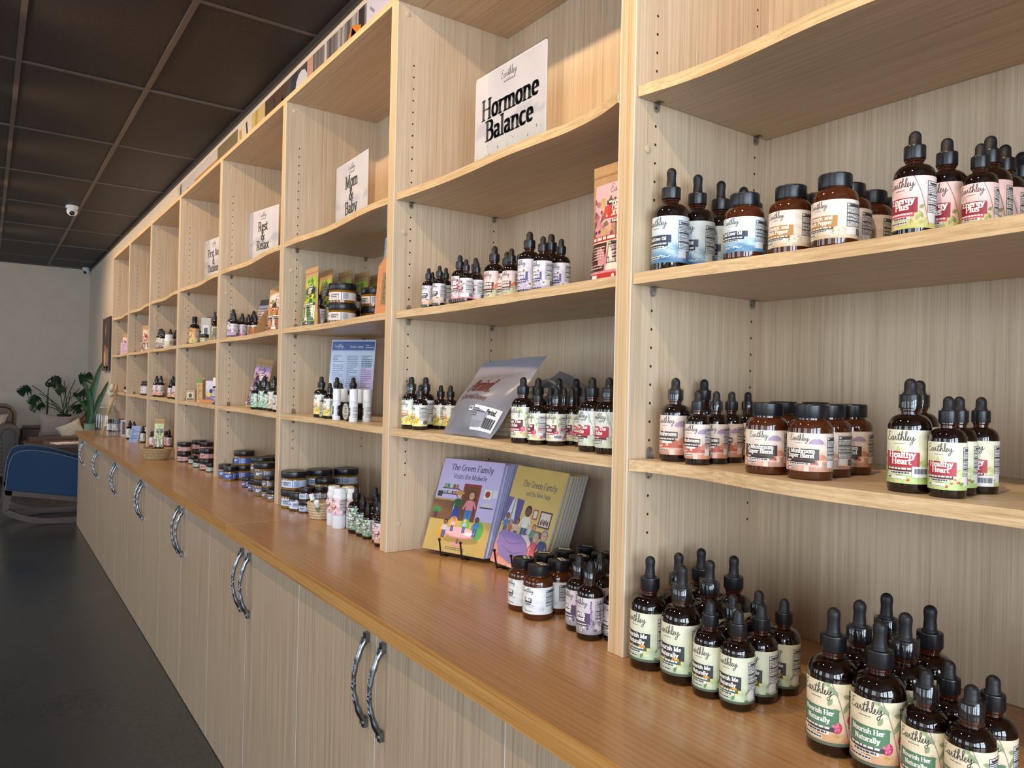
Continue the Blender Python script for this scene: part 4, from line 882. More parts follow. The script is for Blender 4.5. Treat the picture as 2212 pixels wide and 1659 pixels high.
ITEMS = [  # (size, surface, label, x, y, height of the jar it stands on)
 ('D8','2','cod',0.037,0.054,0.000),('D8','2','cod',0.040,0.117,0.000),('D8','2','cod',0.040,0.179,0.000),('D8','2','cod',0.041,0.241,0.000),
 ('J','2','codj',0.189,0.052,0.000),('J','2','codj',0.156,0.104,0.000),('J','2','tur',0.258,0.068,0.000),('J','2','tur',0.331,0.062,0.000),
 ('J','2','tur',0.256,0.135,0.000),('J','2','tur',0.316,0.122,0.000),('J','2','tur',0.315,0.183,0.000),('J','2','tur',0.314,0.244,0.000),
 ('D4','2','energy',0.433,0.072,0.000),('D4','2','energy',0.446,0.129,0.000),('D2','2','energy',0.491,0.117,0.000),('D4','2','energy',0.484,0.162,0.000),
 ('D4','2','energy',0.481,0.213,0.000),('D4','2','energy',0.482,0.263,0.000),('D4','3','mush',0.049,0.062,0.000),('D4','3','mush',0.027,0.160,0.000),
 ('D2','3','mush',0.105,0.054,0.000),('D2','3','mush',0.107,0.096,0.000),('D2','3','mush',0.105,0.138,0.000),('D2','3','mush',0.093,0.197,0.000),
 ('J','3','mushj',0.237,0.052,0.000),('J','3','mushj',0.307,0.052,0.000),('J','3','mushj',0.298,0.113,0.000),('J','3','mushj',0.296,0.174,0.000),
 ('J','3','mushj',0.150,0.217,0.000),('J','3','mushj',0.174,0.273,0.000),('D4','3','heart',0.446,0.047,0.000),('D4','3','heart',0.402,0.160,0.000),
 ('D2','3','heart',0.493,0.042,0.000),('D2','3','heart',0.487,0.083,0.000),('D2','3','heart',0.495,0.123,0.000),('D8','C','me',0.045,0.014,0.000),
 ('D8','C','me',0.114,0.014,0.000),('D8','C','me',0.051,0.076,0.000),('D8','C','me',0.047,0.138,0.000),('D8','C','me',0.115,0.079,0.000),
 ('D8','C','me',0.114,0.141,0.000),('D4','C','me',0.175,0.009,0.000),('D4','C','me',0.226,0.009,0.000),('D4','C','me',0.172,0.065,0.000),
 ('D4','C','me',0.228,0.060,0.000),('D4','C','me',0.179,0.121,0.000),('D4','C','me',0.229,0.115,0.000),('D8','C','her',0.374,0.008,0.000),
 ('D8','C','her',0.436,0.005,0.000),('D8','C','her',0.373,0.071,0.000),('D8','C','her',0.374,0.138,0.000),('D8','C','her',0.435,0.068,0.000),
 ('D8','C','her',0.436,0.130,0.000),('D4','C','her',0.492,0.003,0.000),('D4','C','her',0.493,0.056,0.000),('D4','C','her',0.542,-0.001,0.000),
 ('D4','C','her',0.543,0.050,0.000),('D1','2','lady',-0.776,0.038,0.000),('D1','2','lady',-0.720,0.038,0.000),('D1','2','lady',-0.826,0.077,0.000),
 ('D1','2','lady',-0.781,0.075,0.000),('D1','2','lady',-0.738,0.067,0.000),('D2','2','rasp',-0.630,0.043,0.000),('D1','2','rasp',-0.593,0.038,0.000),
 ('D2','2','rasp',-0.634,0.090,0.000),('D1','2','rasp',-0.600,0.073,0.000),('D4','2','natbal',-0.570,0.103,0.000),('D2','2','natbal',-0.514,0.100,0.000),
 ('D2','2','natbal',-0.475,0.086,0.000),('D2','2','natbal',-0.523,0.142,0.000),('D4','2','thy',-0.381,0.067,0.000),('D2','2','thy',-0.320,0.057,0.000),
 ('D4','2','thy',-0.369,0.117,0.000),('D2','2','thy',-0.315,0.102,0.000),('D4','3','yel',-0.884,0.096,0.000),('D2','3','yel',-0.827,0.049,0.000),
 ('D4','3','yel',-0.858,0.301,0.000),('D2','3','yel',-0.846,0.122,0.000),('D4','3','yel',-0.873,0.046,0.000),('D2','3','yel',-0.806,0.129,0.000),
 ('D4','3','ache',-0.364,0.046,0.000),('D2','3','ache',-0.317,0.050,0.000),('D2','3','ache',-0.281,0.071,0.000),('D2','3','ache',-0.281,0.112,0.000),
 ('D4','3','ache',-0.428,0.135,0.000),('D4','3','ache',-0.383,0.159,0.000),('D4','3','ache',-0.334,0.168,0.000),('D2','3','ache',-0.321,0.124,0.000),
 ('D2','3','ache',-0.361,0.118,0.000),('D4','3','achw',-0.147,0.049,0.000),('D4','3','achw',-0.097,0.046,0.000),('D2','3','achw',-0.240,0.110,0.000),
 ('J','C','ferj',-0.318,0.022,0.000),('J','C','ferj',-0.256,0.014,0.000),('J','C','ferj',-0.267,0.074,0.000),('J','C','ferj',-0.328,0.083,0.000),
 ('J','C','ferj',-0.334,0.143,0.000),('J','C','ferj',-0.274,0.135,0.000),('J','C','ferj',-0.333,0.205,0.000),('J','C','ferj',-0.272,0.196,0.000),
 ('D4','C','fer',-0.158,0.036,0.000),('D4','C','fer',-0.110,0.022,0.000),('D4','C','fer',-0.154,0.087,0.000),('D2','C','fer',-0.077,0.053,0.000),
 ('D2','2','mom',-1.656,0.082,0.000),('D2','2','mom',-1.733,0.125,0.000),('D1','2','mom',-1.792,0.160,0.000),('JW','2','butw',-1.434,0.076,0.066),
 ('JM','2','butw',-1.500,0.129,0.054),('JW','2','butw',-1.459,0.202,0.066),('D4','3','yelm',-1.530,0.047,0.000),('D2','3','yelm',-1.441,0.042,0.000),
 ('D4','3','yelm',-1.623,0.140,0.000),('D2','3','yelm',-1.537,0.120,0.000),('D4','3','yelm',-1.501,0.150,0.000),('ST','3','roll',-1.362,0.035,0.000),
 ('ST','3','roll',-1.460,0.100,0.000),('ST','3','roll',-1.229,0.035,0.000),('ST','3','roll',-1.390,0.110,0.000),('ST','3','roll',-1.295,0.085,0.000),
 ('ST','3','roll',-1.229,0.080,0.000),('JW','C','lotw',-1.746,0.035,0.066),('JW','C','lotw',-1.763,0.137,0.066),('JW','C','lotw',-1.751,0.237,0.066),
 ('JM','C','lotw',-1.680,0.127,0.054),('JS','C','lots',-1.619,0.034,0.043),('JS','C','lots',-1.609,0.082,0.043),('JN','C','lots',-1.673,0.021,0.000),
 ('WB','C','powder',-1.355,0.030,0.000),('WB','C','powder',-1.299,0.025,0.000),('WB','C','powder',-1.321,0.063,0.000),('WB','C','powder',-1.275,0.062,0.000),
 ('D4','C','leaf',-1.207,0.042,0.000),('D2','C','leaf',-1.153,0.040,0.000),('D1','C','leaf',-1.106,0.036,0.000),('D4','C','leaf',-1.165,0.085,0.000),
 ('D2','C','leaf',-1.122,0.070,0.000),('D2','C','red3',-1.038,0.040,0.000),('D2','C','red3',-0.999,0.028,0.000),('D4','2','lav',-2.699,0.056,0.000),
 ('D2','2','lav',-2.640,0.045,0.000),('D2','2','lav',-2.709,0.100,0.000),('D4','2','lav',-2.704,0.153,0.000),('D2','2','lav',-2.651,0.085,0.000),
 ('D2','2','lav',-2.672,0.120,0.000),('D4','2','lav',-2.704,0.203,0.000),('D2','2','lav',-2.637,0.141,0.000),('D2','3','slp',-2.263,0.042,0.000),
 ('D2','3','slp',-2.295,0.068,0.000),('D4','3','slp',-2.194,0.057,0.000),('D2','3','slp',-2.148,0.058,0.000),('D4','3','slp2',-2.065,0.055,0.000),
 ('D2','3','slp2',-1.971,0.042,0.000),('D4','3','slp2',-2.324,0.150,0.000),('JN','C','bluej',-2.583,0.027,0.000),('JN','C','bluej',-2.693,0.033,0.000),
 ('JW','C','bluej',-2.610,0.097,0.066),('JS','C','blues',-2.698,0.094,0.043),('JS','C','blues',-2.705,0.142,0.043),('JS','C','blues',-2.332,0.036,0.000),
 ('JS','C','blues',-2.218,0.030,0.000),('JW','C','greyj',-2.076,0.032,0.066),('JS','C','greyj',-1.990,0.017,0.043),('JS','C','greyj',-1.915,0.013,0.000),
 ('JW','C','greyj',-2.273,0.076,0.066),('JW','C','greyj',-2.326,0.152,0.066),('FB','2','oilb',-3.605,0.081,0.000),('FB','2','oilb',-3.577,0.153,0.000),
 ('CT','2','foam',-3.622,0.123,0.000),('CT','2','foam',-3.622,0.158,0.000),('SP','2','spray',-3.302,0.119,0.000),('JS','2','honey',-3.206,0.046,0.000),
 ('JS','2','honey',-2.794,0.046,0.000),('JM','C','pinkj',-3.489,0.018,0.054),('JM','C','pinkj',-3.602,0.118,0.054),('JM','C','pinkj',-3.452,0.125,0.054),
 ('JM','C','pinkj',-3.041,0.036,0.054),('JS','C','pinks',-3.365,0.038,0.000),('JS','C','pinks',-3.177,0.021,0.000),('JS','C','pinks',-2.951,0.032,0.000),
 ('D4','2','elder',-4.525,0.061,0.000),('D4','2','elder',-4.475,0.062,0.000),('D2','2','elder',-4.327,0.047,0.000),('D4','2','elder',-4.475,0.116,0.000),
 ('D4','2','elder',-4.525,0.159,0.000),('WJ','2','vit',-4.244,0.065,0.000),('D4','3','peach',-4.525,0.048,0.000),('D4','3','peach',-4.432,0.058,0.000),
 ('D2','3','peach',-4.015,0.042,0.000),('D4','3','peach',-4.525,0.150,0.000),('D4','3','peach',-3.882,0.046,0.000),('J','C','pinkv',-4.508,0.036,0.000),
 ('J','C','pinkv',-4.502,0.112,0.000),('D2','C','pinkv',-4.452,0.119,0.000),('D4','2','redl',-5.269,0.085,0.000),('D4','2','redl',-5.426,0.120,0.000),
 ('J','3','jar7',-4.998,0.052,0.000),('J','3','jar7',-4.934,0.052,0.000),('D4','C','dark7',-5.272,0.000,0.000),('D4','C','dark7',-5.109,0.004,0.000),
 ('D2','C','dark7',-4.904,0.032,0.000),('D4','C','dark7',-5.435,0.150,0.000),('D4','2','pink8',-5.525,0.046,0.000),('D4','2','pink8',-5.688,0.249,0.000),
 ('JM','3','jar8',-5.776,0.059,0.000),('J','C','dark8',-6.221,-0.010,0.000),('J','C','dark8',-6.160,0.018,0.000),('J','C','dark8',-6.253,0.072,0.000),
]

MISC = {'WB': ('white powder bottle with pink floral label', 'white powder bottles'), 'ST': ('white roll-on stick with pale cap', 'white roll-on sticks'), 'FB': ('amber oil bottle with orange label and black cap', 'amber oil bottles'),
 'CT': ('slim foam bottle with white cap and yellow label', 'foam bottles'), 'SP': ('spray bottle with green label and clear cap', 'spray'), 'WJ': ('white vitamin jar with ridged white lid', 'vitamin jar')}
groups = {}
for it in ITEMS: groups.setdefault((it[2], it[0]), []).append(it)
REFX, REFY = CAM_POS[0], CAM_POS[1]
def col_angle(it): return math.atan2(it[4]-REFY, -(it[3]-REFX))   # bearing seen from the walkway, sofa end first
JIT = {'her': 6, 'me': 6, 'heart': 6, 'cod': 6, 'energy': 8, 'mush': 10, 'tur': 10}
film_r = random.Random(21)
for (g, c), lst in groups.items():
    lst.sort(key=col_angle)
    stacked = any(it[5] > 0 for it in lst); desc = LOOK[g][0] if g in LOOK else g
    for n, it in enumerate(lst):
        _, s, _, x, y, dz = it; z = ZSURF[s]; rz = math.radians(R_.uniform(-1, 1)*JIT.get(g, 16))
        rank = '%s from sofa end' % ORD[n] if len(lst) > 1 else 'on %s' % PLACE[s]
        for lvl in ((1, 0) if dz > 0 else (0,)):
            loc = (x, y, z+(dz if lvl else 0)+.0003)
            pos = rank if not stacked else ('upper in %s stack from sofa end' % ORD[n] if lvl and len(lst) > 1 else 'lower in %s stack from sofa end' % ORD[n] if dz > 0 and len(lst) > 1 else 'upper of its stack' if lvl else 'lower of its stack' if dz > 0 else rank)
            if c[0] == 'D': make_dropper(c, g, loc, rz, '%s amber dropper bottle with %s label, %s' % (SW[c], desc, pos), '%s label dropper bottles' % desc, film_r.random() < .35 and s in '3C')
            elif c == 'J': make_jar(c, g, loc, rz, 'amber jar with black lid and %s label, %s' % (desc, pos), '%s label jars' % desc, stick=g == 'ferj')
            elif c in ('JW', 'JM', 'JS', 'JN'): make_tub(c, g, loc, rz, '%s balm jar with %s label, %s' % ({'JW': 'wide', 'JM': 'medium', 'JS': 'small', 'JN': 'narrow'}[c], desc, pos), '%s balm jars' % desc, stick=g in ('lotw', 'lots'))
            else: make_misc(c, g, loc, rz, '%s, %s' % (MISC[c][0], pos), MISC[c][1])
# price stickers on a few bottles
for o in list(bpy.data.objects):
    l = o.get('label', '')
    if l.startswith('medium amber dropper bottle with green leaf and red berry') and 'first' in l: sticker(o, (0, 0, .020), .95, .022, .013, True, (0, 0, 0), SIZE['D4'][0])
    if l.startswith('small amber dropper bottle with green leaf and red berry') and 'third' in l: sticker(o, (0, 0, .010), .75, .020, .013, True, (0, 0, 0), SIZE['D2'][0])
    if l.startswith('small amber dropper bottle with white with red raspberry') and ('third' in l or 'fourth' in l): sticker(o, (0, 0, .012), 1.0, .020, .012, True, (0, 0, 0), SIZE['D2'][0])

# ---------------------------------------------------------------- signs
def sign_art(lines, size=.036, ys=None, w=.305, h=.285, seed=1):
    def ground(u, v):
        c = lerp((206, 210, 204), (228, 222, 228), sm(.1, .5, v)); n = math.sin(u*9+seed)*math.sin(v*7+u*5)
        if .42 < v < .44+.12*abs(math.sin(u*5.3+seed)): c = lerp(c, (198, 196, 210), .8)
        if v < .45: c = lerp(c, (196, 206, 196), .35*max(0, n)*(1-v*2))
        return tuple(q+5*n for q in c)
    a = Art(w, h, ground, 24, 24); a.sh = []
    r = random.Random(seed)
    for k in range(90):
        x, y = r.uniform(.02, .98), r.uniform(.01, .34); a.ell(w*x, h*y, h*.006*r.uniform(.5, 1.8), h*.008*r.uniform(.5, 1.8), r.choice([(176, 190, 182), (232, 234, 226), (150, 160, 160), (206, 212, 200), (120, 124, 128)]), 1, 6)
    a.script(w*.385, h*.88, h*.034, (48, 46, 50), 2, wd=.12); a.bars(w*.42, h*.835, w*.58, h*.846, 1, (90, 88, 92), 2, 2, .8)
    for t, y in zip(lines, ys or []): a.text(t, w*.5, h*y, size, (34, 36, 38), 3, bold=.30, thin=.125)
    e = .0035
    for q in ((0, 0, w, e), (0, h-e, w, h), (0, 0, e, h), (w-e, 0, w, h)): a.rect(*q, (240, 238, 242), 3)
    return a
SIGNS = [(-.591, .148, 0.0, ['Hormone', 'Balance'], .0345, (.585, .385), 'square sign holder reading Hormone Balance in black letters'),
 (-1.598, .166, -.03, ['Mom', '&', 'Baby'], .030, (.655, .495, .325), 'square sign holder reading Mom and Baby in black letters'),
 (-2.590, .152, .16, ['Rest', '&', 'Relax'], .029, (.65, .50, .345), 'square sign holder reading Rest and Relax in black letters'),
 (-3.500, .15, .10, ['First Aid', '&', 'Outdoor'], .028, (.65, .50, .345), 'square sign holder reading First Aid and Outdoor in black letters'),
 (-4.33, .16, 0.0, [], .03, (), 'square sign holder half behind the upright past the first aid sign'),
 (-5.23, .16, 0.0, [], .03, (), 'square sign holder second from the sofa end, mostly behind an upright'),
 (-6.13, .15, 0.0, [], .03, (), 'square sign holder in the end bay, edge on by the upright')]
for i, (x, y, rz, lines, size, ys, label) in enumerate(SIGNS):
    s = thing('sign_holder', label, 'sign', (x, y, SH['1']+ST_+.0003), rz, 'shelf signs in clear holders')
    obj('print', sign_art(lines, size, ys, seed=i+1).flat(.00012), MT['matte_print'], s, (0, .0012, .002))
    obj('backing_card', MB().box((-.152, .0013, .0015), (.152, .0021, .287)), MT['paper'], s)
    obj('clear_holder', MB().box((-.1545, -.0013, 0), (.1545, .0003, .2895)), MT['acrylic'], s)
    obj('foot', bevel(MB().box((-.1545, -.002, 0), (.1545, .05, .002)).mesh('foot'), .0006, 1), MT['acrylic'], s)

# ---------------------------------------------------------------- stand-up pouches
def pouch(name, w, h, t, label, loc, rot, art=None, body=None, group=None, round_top=False, cat='pouch', lab=(.06, .03, .94, .84)):
    root = thing(name, label, cat, loc, 0, group); root.rotation_euler = rot
    def half(u, v):
        e = 1-abs(2*u-1)**3.5; b = (1-sm(.0, .98, v))*.75+.25*(1-v)
        return t/2*e*b+.0006
    def wd(v): return w*(1-.05*sm(.05, .4, v)+.02*sm(.6, 1, v))
    def top(u): return h*(1-(.10*abs(2*u-1)**2.2 if round_top else 0))
    def fr(u, v): r = .0013*math.sin(u*17+v*23)*(.2+v)*(1-v); return ((u-.5)*wd(v), -half(u, v)+r, v*top(u))
    def bk(u, v): return ((u-.5)*wd(v), half(u, v), v*top(u))
    mb = MB(); mb.grid(fr, 16, 22); mb.grid(lambda u, v: bk(1-u, v), 16, 22)
    mb.grid(lambda u, v: ((u-.5)*wd(0), (2*v-1)*half(u, 0), 0), 16, 1)
    me = mb.mesh('bag_body', True); obj('bag_body', me, body or MT['kraft'], root)
    m2 = MB().grid(lambda u, v: (lambda p: (p[0], p[1]-.0006, p[2]))(fr(u, .905+.016*v)), 16, 1); obj('zip_line', m2.mesh('zip_line'), MT['kraft_dark'], root)
    if art:
        a = art(w*(lab[2]-lab[0]), h*(lab[3]-lab[1]))
        def pl(x, y, l): u = lab[0]+(lab[2]-lab[0])*x/a.w; v = lab[1]+(lab[3]-lab[1])*y/a.h; p = fr(u, v); return (p[0], p[1]-.0006-.0002*l, p[2])
        m = a.build(MB(), pl, step=.008).mesh('label'); obj('label', m, MT['gloss_print'], root)
    return root
MT['kraft_dark'] = plain('kraft_crease', rgb(168, 128, 84), 0.72)
def pouch_art(top, mid, box, tit, motif, low=(236, 222, 196), band=(190, 50, 46), seed=3, head=True):
    def fn(w, h):
        a = Art(w, h, watercolour(top, mid, mid, seed), 14, 24)
        a.script(w*.36, h*.90, w*.060, (50, 44, 48), 2)
        motif(a, w, h)
        a.rect(0, 0, w, h*.40, low, 2)
        if head: a.quad(w*.30, h*.775, w*.86, h*.82, .0, (70, 30, 40), 3); a.bars(w*.34, h*.782, w*.8, h*.815, 1, (240, 230, 226), 4, 2, .7)
        a.quad(w*.26, h*.63, w*.95, h*.765, w*.01, box, 3)
        for k, t in enumerate(tit): a.text(t, w*.6, h*(.715-.062*k), w*.072, (250, 244, 238), 4, bold=.32, thin=.14)
        a.rect(w*.44, h*.575, w*.8, h*.612, (76, 34, 44), 3); a.bars(w*.47, h*.578, w*.77, h*.61, 1, (240, 232, 228), 4, 3, .7)
        a.rect(0, h*.40, w, h*.455, band, 3); a.bars(w*.06, h*.408, w*.97, h*.448, 1, (244, 236, 230), 4, 4, .75)
        a.rect(w*.03, h*.10, w*.42, h*.385, (84, 40, 36), 3); a.bars(w*.06, h*.12, w*.39, h*.36, 8, (214, 200, 190), 4, 6)
        a.facts(w*.46, h*.10, w*.96, h*.385, 5, ground=(244, 236, 226))
        a.rect(0, 0, w, h*.075, band, 3); a.rect(w*.03, h*.012, w*.28, h*.062, (238, 236, 234), 4); a.bars(w*.04, h*.015, w*.27, h*.06, 1, (40, 40, 40), 5, 3, 1.0)
        a.ell(w*.62, h*.04, h*.02, h*.02, (244, 236, 230), 4); a.ell(w*.72, h*.04, h*.02, h*.02, (244, 236, 230), 4)
        return a
    return fn
def mot(cols, n, y=(.45, .85), ell=None, seed=4):
    def f(a, w, h):
        r = random.Random(seed)
        for k in range(n): a.leaf(w*r.uniform(0, .95), h*r.uniform(*y), w*.2*r.uniform(.6, 1.2), w*.09, r.uniform(0, 6.3), r.choice(cols), 1)
        if ell:
            for k in range(ell[1]): a.ell(w*r.uniform(.02, .98), h*r.uniform(*y), w*ell[2]*r.uniform(.7, 1.2), w*ell[2]*r.uniform(.8, 1.3), ell[0], 1, 10)
    return f
happy = pouch_art((240, 190, 200), (220, 150, 160), (198, 52, 48), ['Happy', 'Hormones'], mot([(196, 120, 130), (150, 90, 90), (206, 180, 120), (120, 110, 70)], 46, ell=((120, 40, 90), 14, .03)))
lemon = pouch_art((166, 206, 66), (120, 176, 60), (40, 52, 40), ['Lemon', 'Elixir'], mot([(70, 130, 60), (110, 160, 60), (50, 100, 50)], 40, ell=((240, 214, 40), 9, .09)), (236, 236, 196), (60, 66, 60))
purp = pouch_art((196, 170, 214), (150, 120, 170), (60, 50, 76), ['Sleep', 'Tea'], mot([(120, 90, 150), (90, 70, 110), (206, 150, 70)], 40), (226, 222, 206), (90, 74, 100))
warm = pouch_art((236, 220, 214), (206, 130, 90), (60, 46, 42), ['Green', 'Soup'], mot([(206, 110, 60), (230, 150, 60), (120, 150, 70), (150, 60, 50)], 50), (226, 222, 216), (76, 66, 60))
greenp = pouch_art((206, 222, 170), (196, 210, 150), (70, 84, 60), ['Herbal', 'Tea'], mot([(120, 150, 90), (150, 170, 110)], 30), (222, 222, 196), (90, 104, 70))
rosy = pouch_art((230, 210, 200), (206, 150, 150), (150, 60, 66), ['Herb', 'Tea'], mot([(150, 120, 110), (190, 110, 110)], 30), (214, 200, 170), (120, 90, 80))
Z2, Z3 = ZSURF['2'], ZSURF['3']; e3 = .0004
pouch('tea_pouch', .150, .236, .055, 'kraft tea pouch with pink and red label beside the near upright', (-.122, .085, Z2+e3), (0, 0, .0), happy)
LEM = 'kraft pouches with green lemon labels'
for i, (x, y, lb) in enumerate(((-1.684, .062, 'kraft pouch with green lemon label, foremost in its row'), (-1.712, .125, 'kraft pouch with green lemon label, second in its row'), (-1.68, .185, 'kraft pouch with green lemon label, third in its row'), (-1.662, .243, 'kraft pouch with green lemon label, fourth in its row'), (-1.66, .305, 'kraft pouch with green lemon label, last in its row by the back panel'))):
    pouch('tea_pouch', .131, .215, .05, lb, (x, y, Z2+e3), (0, 0, .0), lemon, group=LEM)
pouch('tea_pouch', .125, .205, .045, 'brown kraft bag with a small round floral sticker', (-1.02, .075, Z3+e3), (0, 0, .1), lambda w, h: Art(w, h, (196, 156, 110), 4, 4).rect(w*.1, h*.55, w*.8, h*.95, (232, 226, 224), 1).ell(w*.45, h*.75, w*.2, w*.2, (196, 70, 60), 2), group=None)
pouch('tea_pouch', .15, .225, .055, 'kraft pouch with orange vegetable label behind the leaflet holder', (-2.29, .13, Z2+e3), (-.10, 0, .35), warm, round_top=True)
pouch('tea_pouch', .14, .222, .055, 'kraft pouch with lilac label, nearer of the two', (-2.47, .10, Z3+e3), (-.16, .10, .25), purp, group='kraft pouches with lilac labels')
pouch('tea_pouch', .14, .222, .055, 'kraft pouch with lilac label, set back beside the upright', (-2.37, .20, Z3+e3), (-.10, .0, .25), purp, group='kraft pouches with lilac labels')
pouch('tea_pouch', .07, .20, .03, 'slim kraft pouch with pale green label behind the seagrass basket', (-4.26, .02, e3), (-.06, .0, .9), greenp)
pouch('tea_pouch', .07, .19, .03, 'slim kraft pouch with pale green label touching the upright', (-3.80, .06, e3), (-.05, .0, .8), greenp)
pouch('tea_pouch', .12, .20, .05, 'kraft pouch with rosy label in the second bay from the sofa', (-5.16, .09, Z2+e3), (-.06, 0, .7), rosy)
pouch('tea_pouch', .12, .20, .045, 'dark side-on kraft pouch in the second bay from the sofa', (-5.05, .16, Z2+e3), (0, 0, 1.9), None, MT['kraft_dark'])
pouch('tea_pouch', .11, .18, .045, 'kraft pouch with rosy label in the end bay', (-6.16, .09, Z2+e3), (-.05, 0, .7), rosy)

# ---------------------------------------------------------------- sheets, boxes and leaflets
def sheet(name, w, h, art, label, loc, rot, cat='leaflet', th=.0012, group=None):
    r = thing(name, label, cat, loc, 0, group); r.rotation_euler = rot
    obj('card', MB().box((-w/2, 0, 0), (w/2, th, h)), MT['paper'], r); obj('print', art(w, h).flat(.0001), MT['gloss_print'], r); return r
def safety(w, h):
    a = Art(w, h, (196, 208, 236), 4, 6); a.rect(w*.02, h*.86, w*.98, h*.975, (74, 96, 156), 1)
    a.script(w*.07, h*.90, w*.030, (240, 244, 250), 2, .16); a.text('Product Safety', w*.58, h*.895, w*.026, (240, 244, 250), 2, bold=.22); a.bars(w*.78, h*.885, w*.96, h*.95, 2, (226, 232, 244), 2, 3, .3)
    for x0, x1, y0, c in ((.03, .33, .03, (206, 220, 244)), (.35, .66, .03, (210, 222, 246)), (.68, .98, .03, (222, 198, 232)), (.68, .98, .62, (200, 220, 240))):
        a.rect(w*x0, h*y0, w*x1, h*.84, c, 1 if y0 < .1 else 2); a.bars(w*(x0+.03), h*(y0+.02), w*(x1-.03), h*.80, int(40*(.82-y0)), (96, 104, 140), 3, int(x0*50), .32)
    return a
sheet('info_sheet', .184, .28, safety, 'laminated blue and lilac product safety sheet behind the roll-on sticks', (-1.634, .190, Z3+e3), (-.10, 0, .62), 'info sheet')
def preg(w, h):
    a = Art(w, h, (190, 206, 226), 4, 6); a.rect(w*.04, h*.86, w*.96, h*.97, (112, 140, 104), 1); a.text('Pregnancy', w*.36, h*.895, w*.05, (236, 240, 232), 2, bold=.2, shear=.1)
    a.bars(w*.08, h*.04, w*.5, h*.83, 34, (90, 104, 140), 2, 4, .35); a.bars(w*.55, h*.04, w*.95, h*.83, 34, (90, 104, 140), 2, 6, .35); return a
sheet('info_sheet', .20, .277, preg, 'laminated sheet with a green heading behind the kraft window box', (-1.19, .150, Z2+e3), (-.07, 0, .10), 'info sheet')
# kraft window box
kb = thing('window_box', 'orange kraft hang box with a clear window, leaning on the upright', 'box', (-1.012, .040, Z2+e3), 0); kb.rotation_euler = (0, .10, .35)
o = [(-.055, 0), (.055, 0), (.055, .135), (.032, .165), (.032, .195), (-.032, .195), (-.032, .165), (-.055, .135)]
obj('board', MB().prism(o, 0, .03, 'y'), MT['kraft_orange'], kb)
MT['herb'] = plain('dried_herbs', rgb(150, 130, 90), 0.9, noise=0.6, nscale=160, bump=0.8)
obj('contents', bevel(MB().box((-.032, -.0012, .03), (.036, .001, .115)).mesh('contents'), .001, 1), MT['herb'], kb)
obj('window_film', bevel(MB().box((-.036, -.0022, .026), (.040, -.0016, .119)).mesh('window_film'), .0003, 1), MT['film'], kb)
obj('hang_hole', MB().prism([(.012*math.cos(a), .180+.005*math.sin(a)) for a in [k*PI/6 for k in range(12)]], -.0004, .0002, 'y'), MT['black_wire'], kb)
# leaflet holder in the rest and relax bay
lh = thing('leaflet_holder', 'tan cardboard leaflet holder beside the purple blossom bottles', 'leaflet holder', (-2.66, .115, Z2+e3), .25)
side = [(0, 0), (.075, 0), (.075, .14), (.055, .135), (.03, .10), (.012, .06), (0, .055)]
obj('front', MB().box((-.055, -.001, 0), (.055, .001, .055)), MT['kraft_orange'], lh); obj('back', MB().box((-.055, .074, 0), (.055, .076, .14)), MT['kraft'], lh)
obj('bottom', MB().box((-.055, .001, 0), (.055, .074, .0015)), MT['kraft'], lh)
for x in (-.055, .0535): obj('side', MB().prism(side, x, x+.0015, 'x'), MT['kraft'], lh)
def leaflet(w, h):
    a = Art(w, h, (222, 210, 216), 3, 3); a.rect(0, h*.85, w, h, (84, 76, 80), 1); a.bars(w*.12, h*.2, w*.88, h*.8, 9, (140, 110, 124), 1, 4); a.rect(0, 0, w, h*.1, (90, 84, 92), 1); return a
for k in range(3): sheet('leaflet', .09, .20, leaflet, 'lilac grey leaflet in the tan holder, %s of three' % ['front', 'middle', 'rear'][k], (-2.667-.006*k, .150+.012*k, Z2+.004), (-.28, 0, .25), 'leaflet', .0008, 'leaflets in the tan holder')
# first aid bay, lower shelf
def cbox(name, w, d, h, mats, label, loc, rz, cat='box', art=None, group=None):
    r = thing(name, label, cat, loc, rz, group); obj('carton', bevel(MB().box((-w/2, 0, 0), (w/2, d, h)).mesh('carton'), .0008, 1), mats, r)
    if art: obj('print', art(w, h).flat(.0002), MT['matte_print'], r)
    return r
MT['card_tan'] = plain('tan_carton', rgb(176, 150, 126), 0.7); MT['card_white'] = plain('white_carton', rgb(222, 222, 230), 0.6)
cbox('soap_box', .07, .05, .062, MT['card_tan'], 'tan soap box with a pale label at the upright', (-3.50, .045, Z3+e3), .5, art=lambda w, h: Art(w, h, (186, 158, 130), 2, 2).rect(w*.15, h*.1, w*.85, h*.8, (214, 210, 184), 1).ell(w*.5, h*.5, w*.2, h*.2, (70, 84, 70), 2).rect(w*.15, h*.1, w*.85, h*.25, (90, 104, 84), 2))
cbox('soap_box', .07, .05, .062, MT['card_tan'], 'plain tan soap box next to the labelled one', (-3.405, .085, Z3+e3), .5)
tall = lambda w, h: Art(w, h, (206, 172, 122), 2, 2).rect(0, h*.86, w, h, (120, 160, 80), 1).bars(w*.2, h*.1, w*.8, h*.8, 14, (120, 88, 60), 1, 3)
cbox('balm_carton', .035, .035, .120, MT['kraft'], 'slim tan carton with green top, nearer one', (-3.285, .045, Z3+e3), .7, art=tall, group='slim cartons with green tops'); cbox('balm_carton', .045, .035, .120, MT['kraft'], 'slim tan carton with green top, set back', (-3.23, .12, Z3+e3), .6, art=tall, group='slim cartons with green tops')
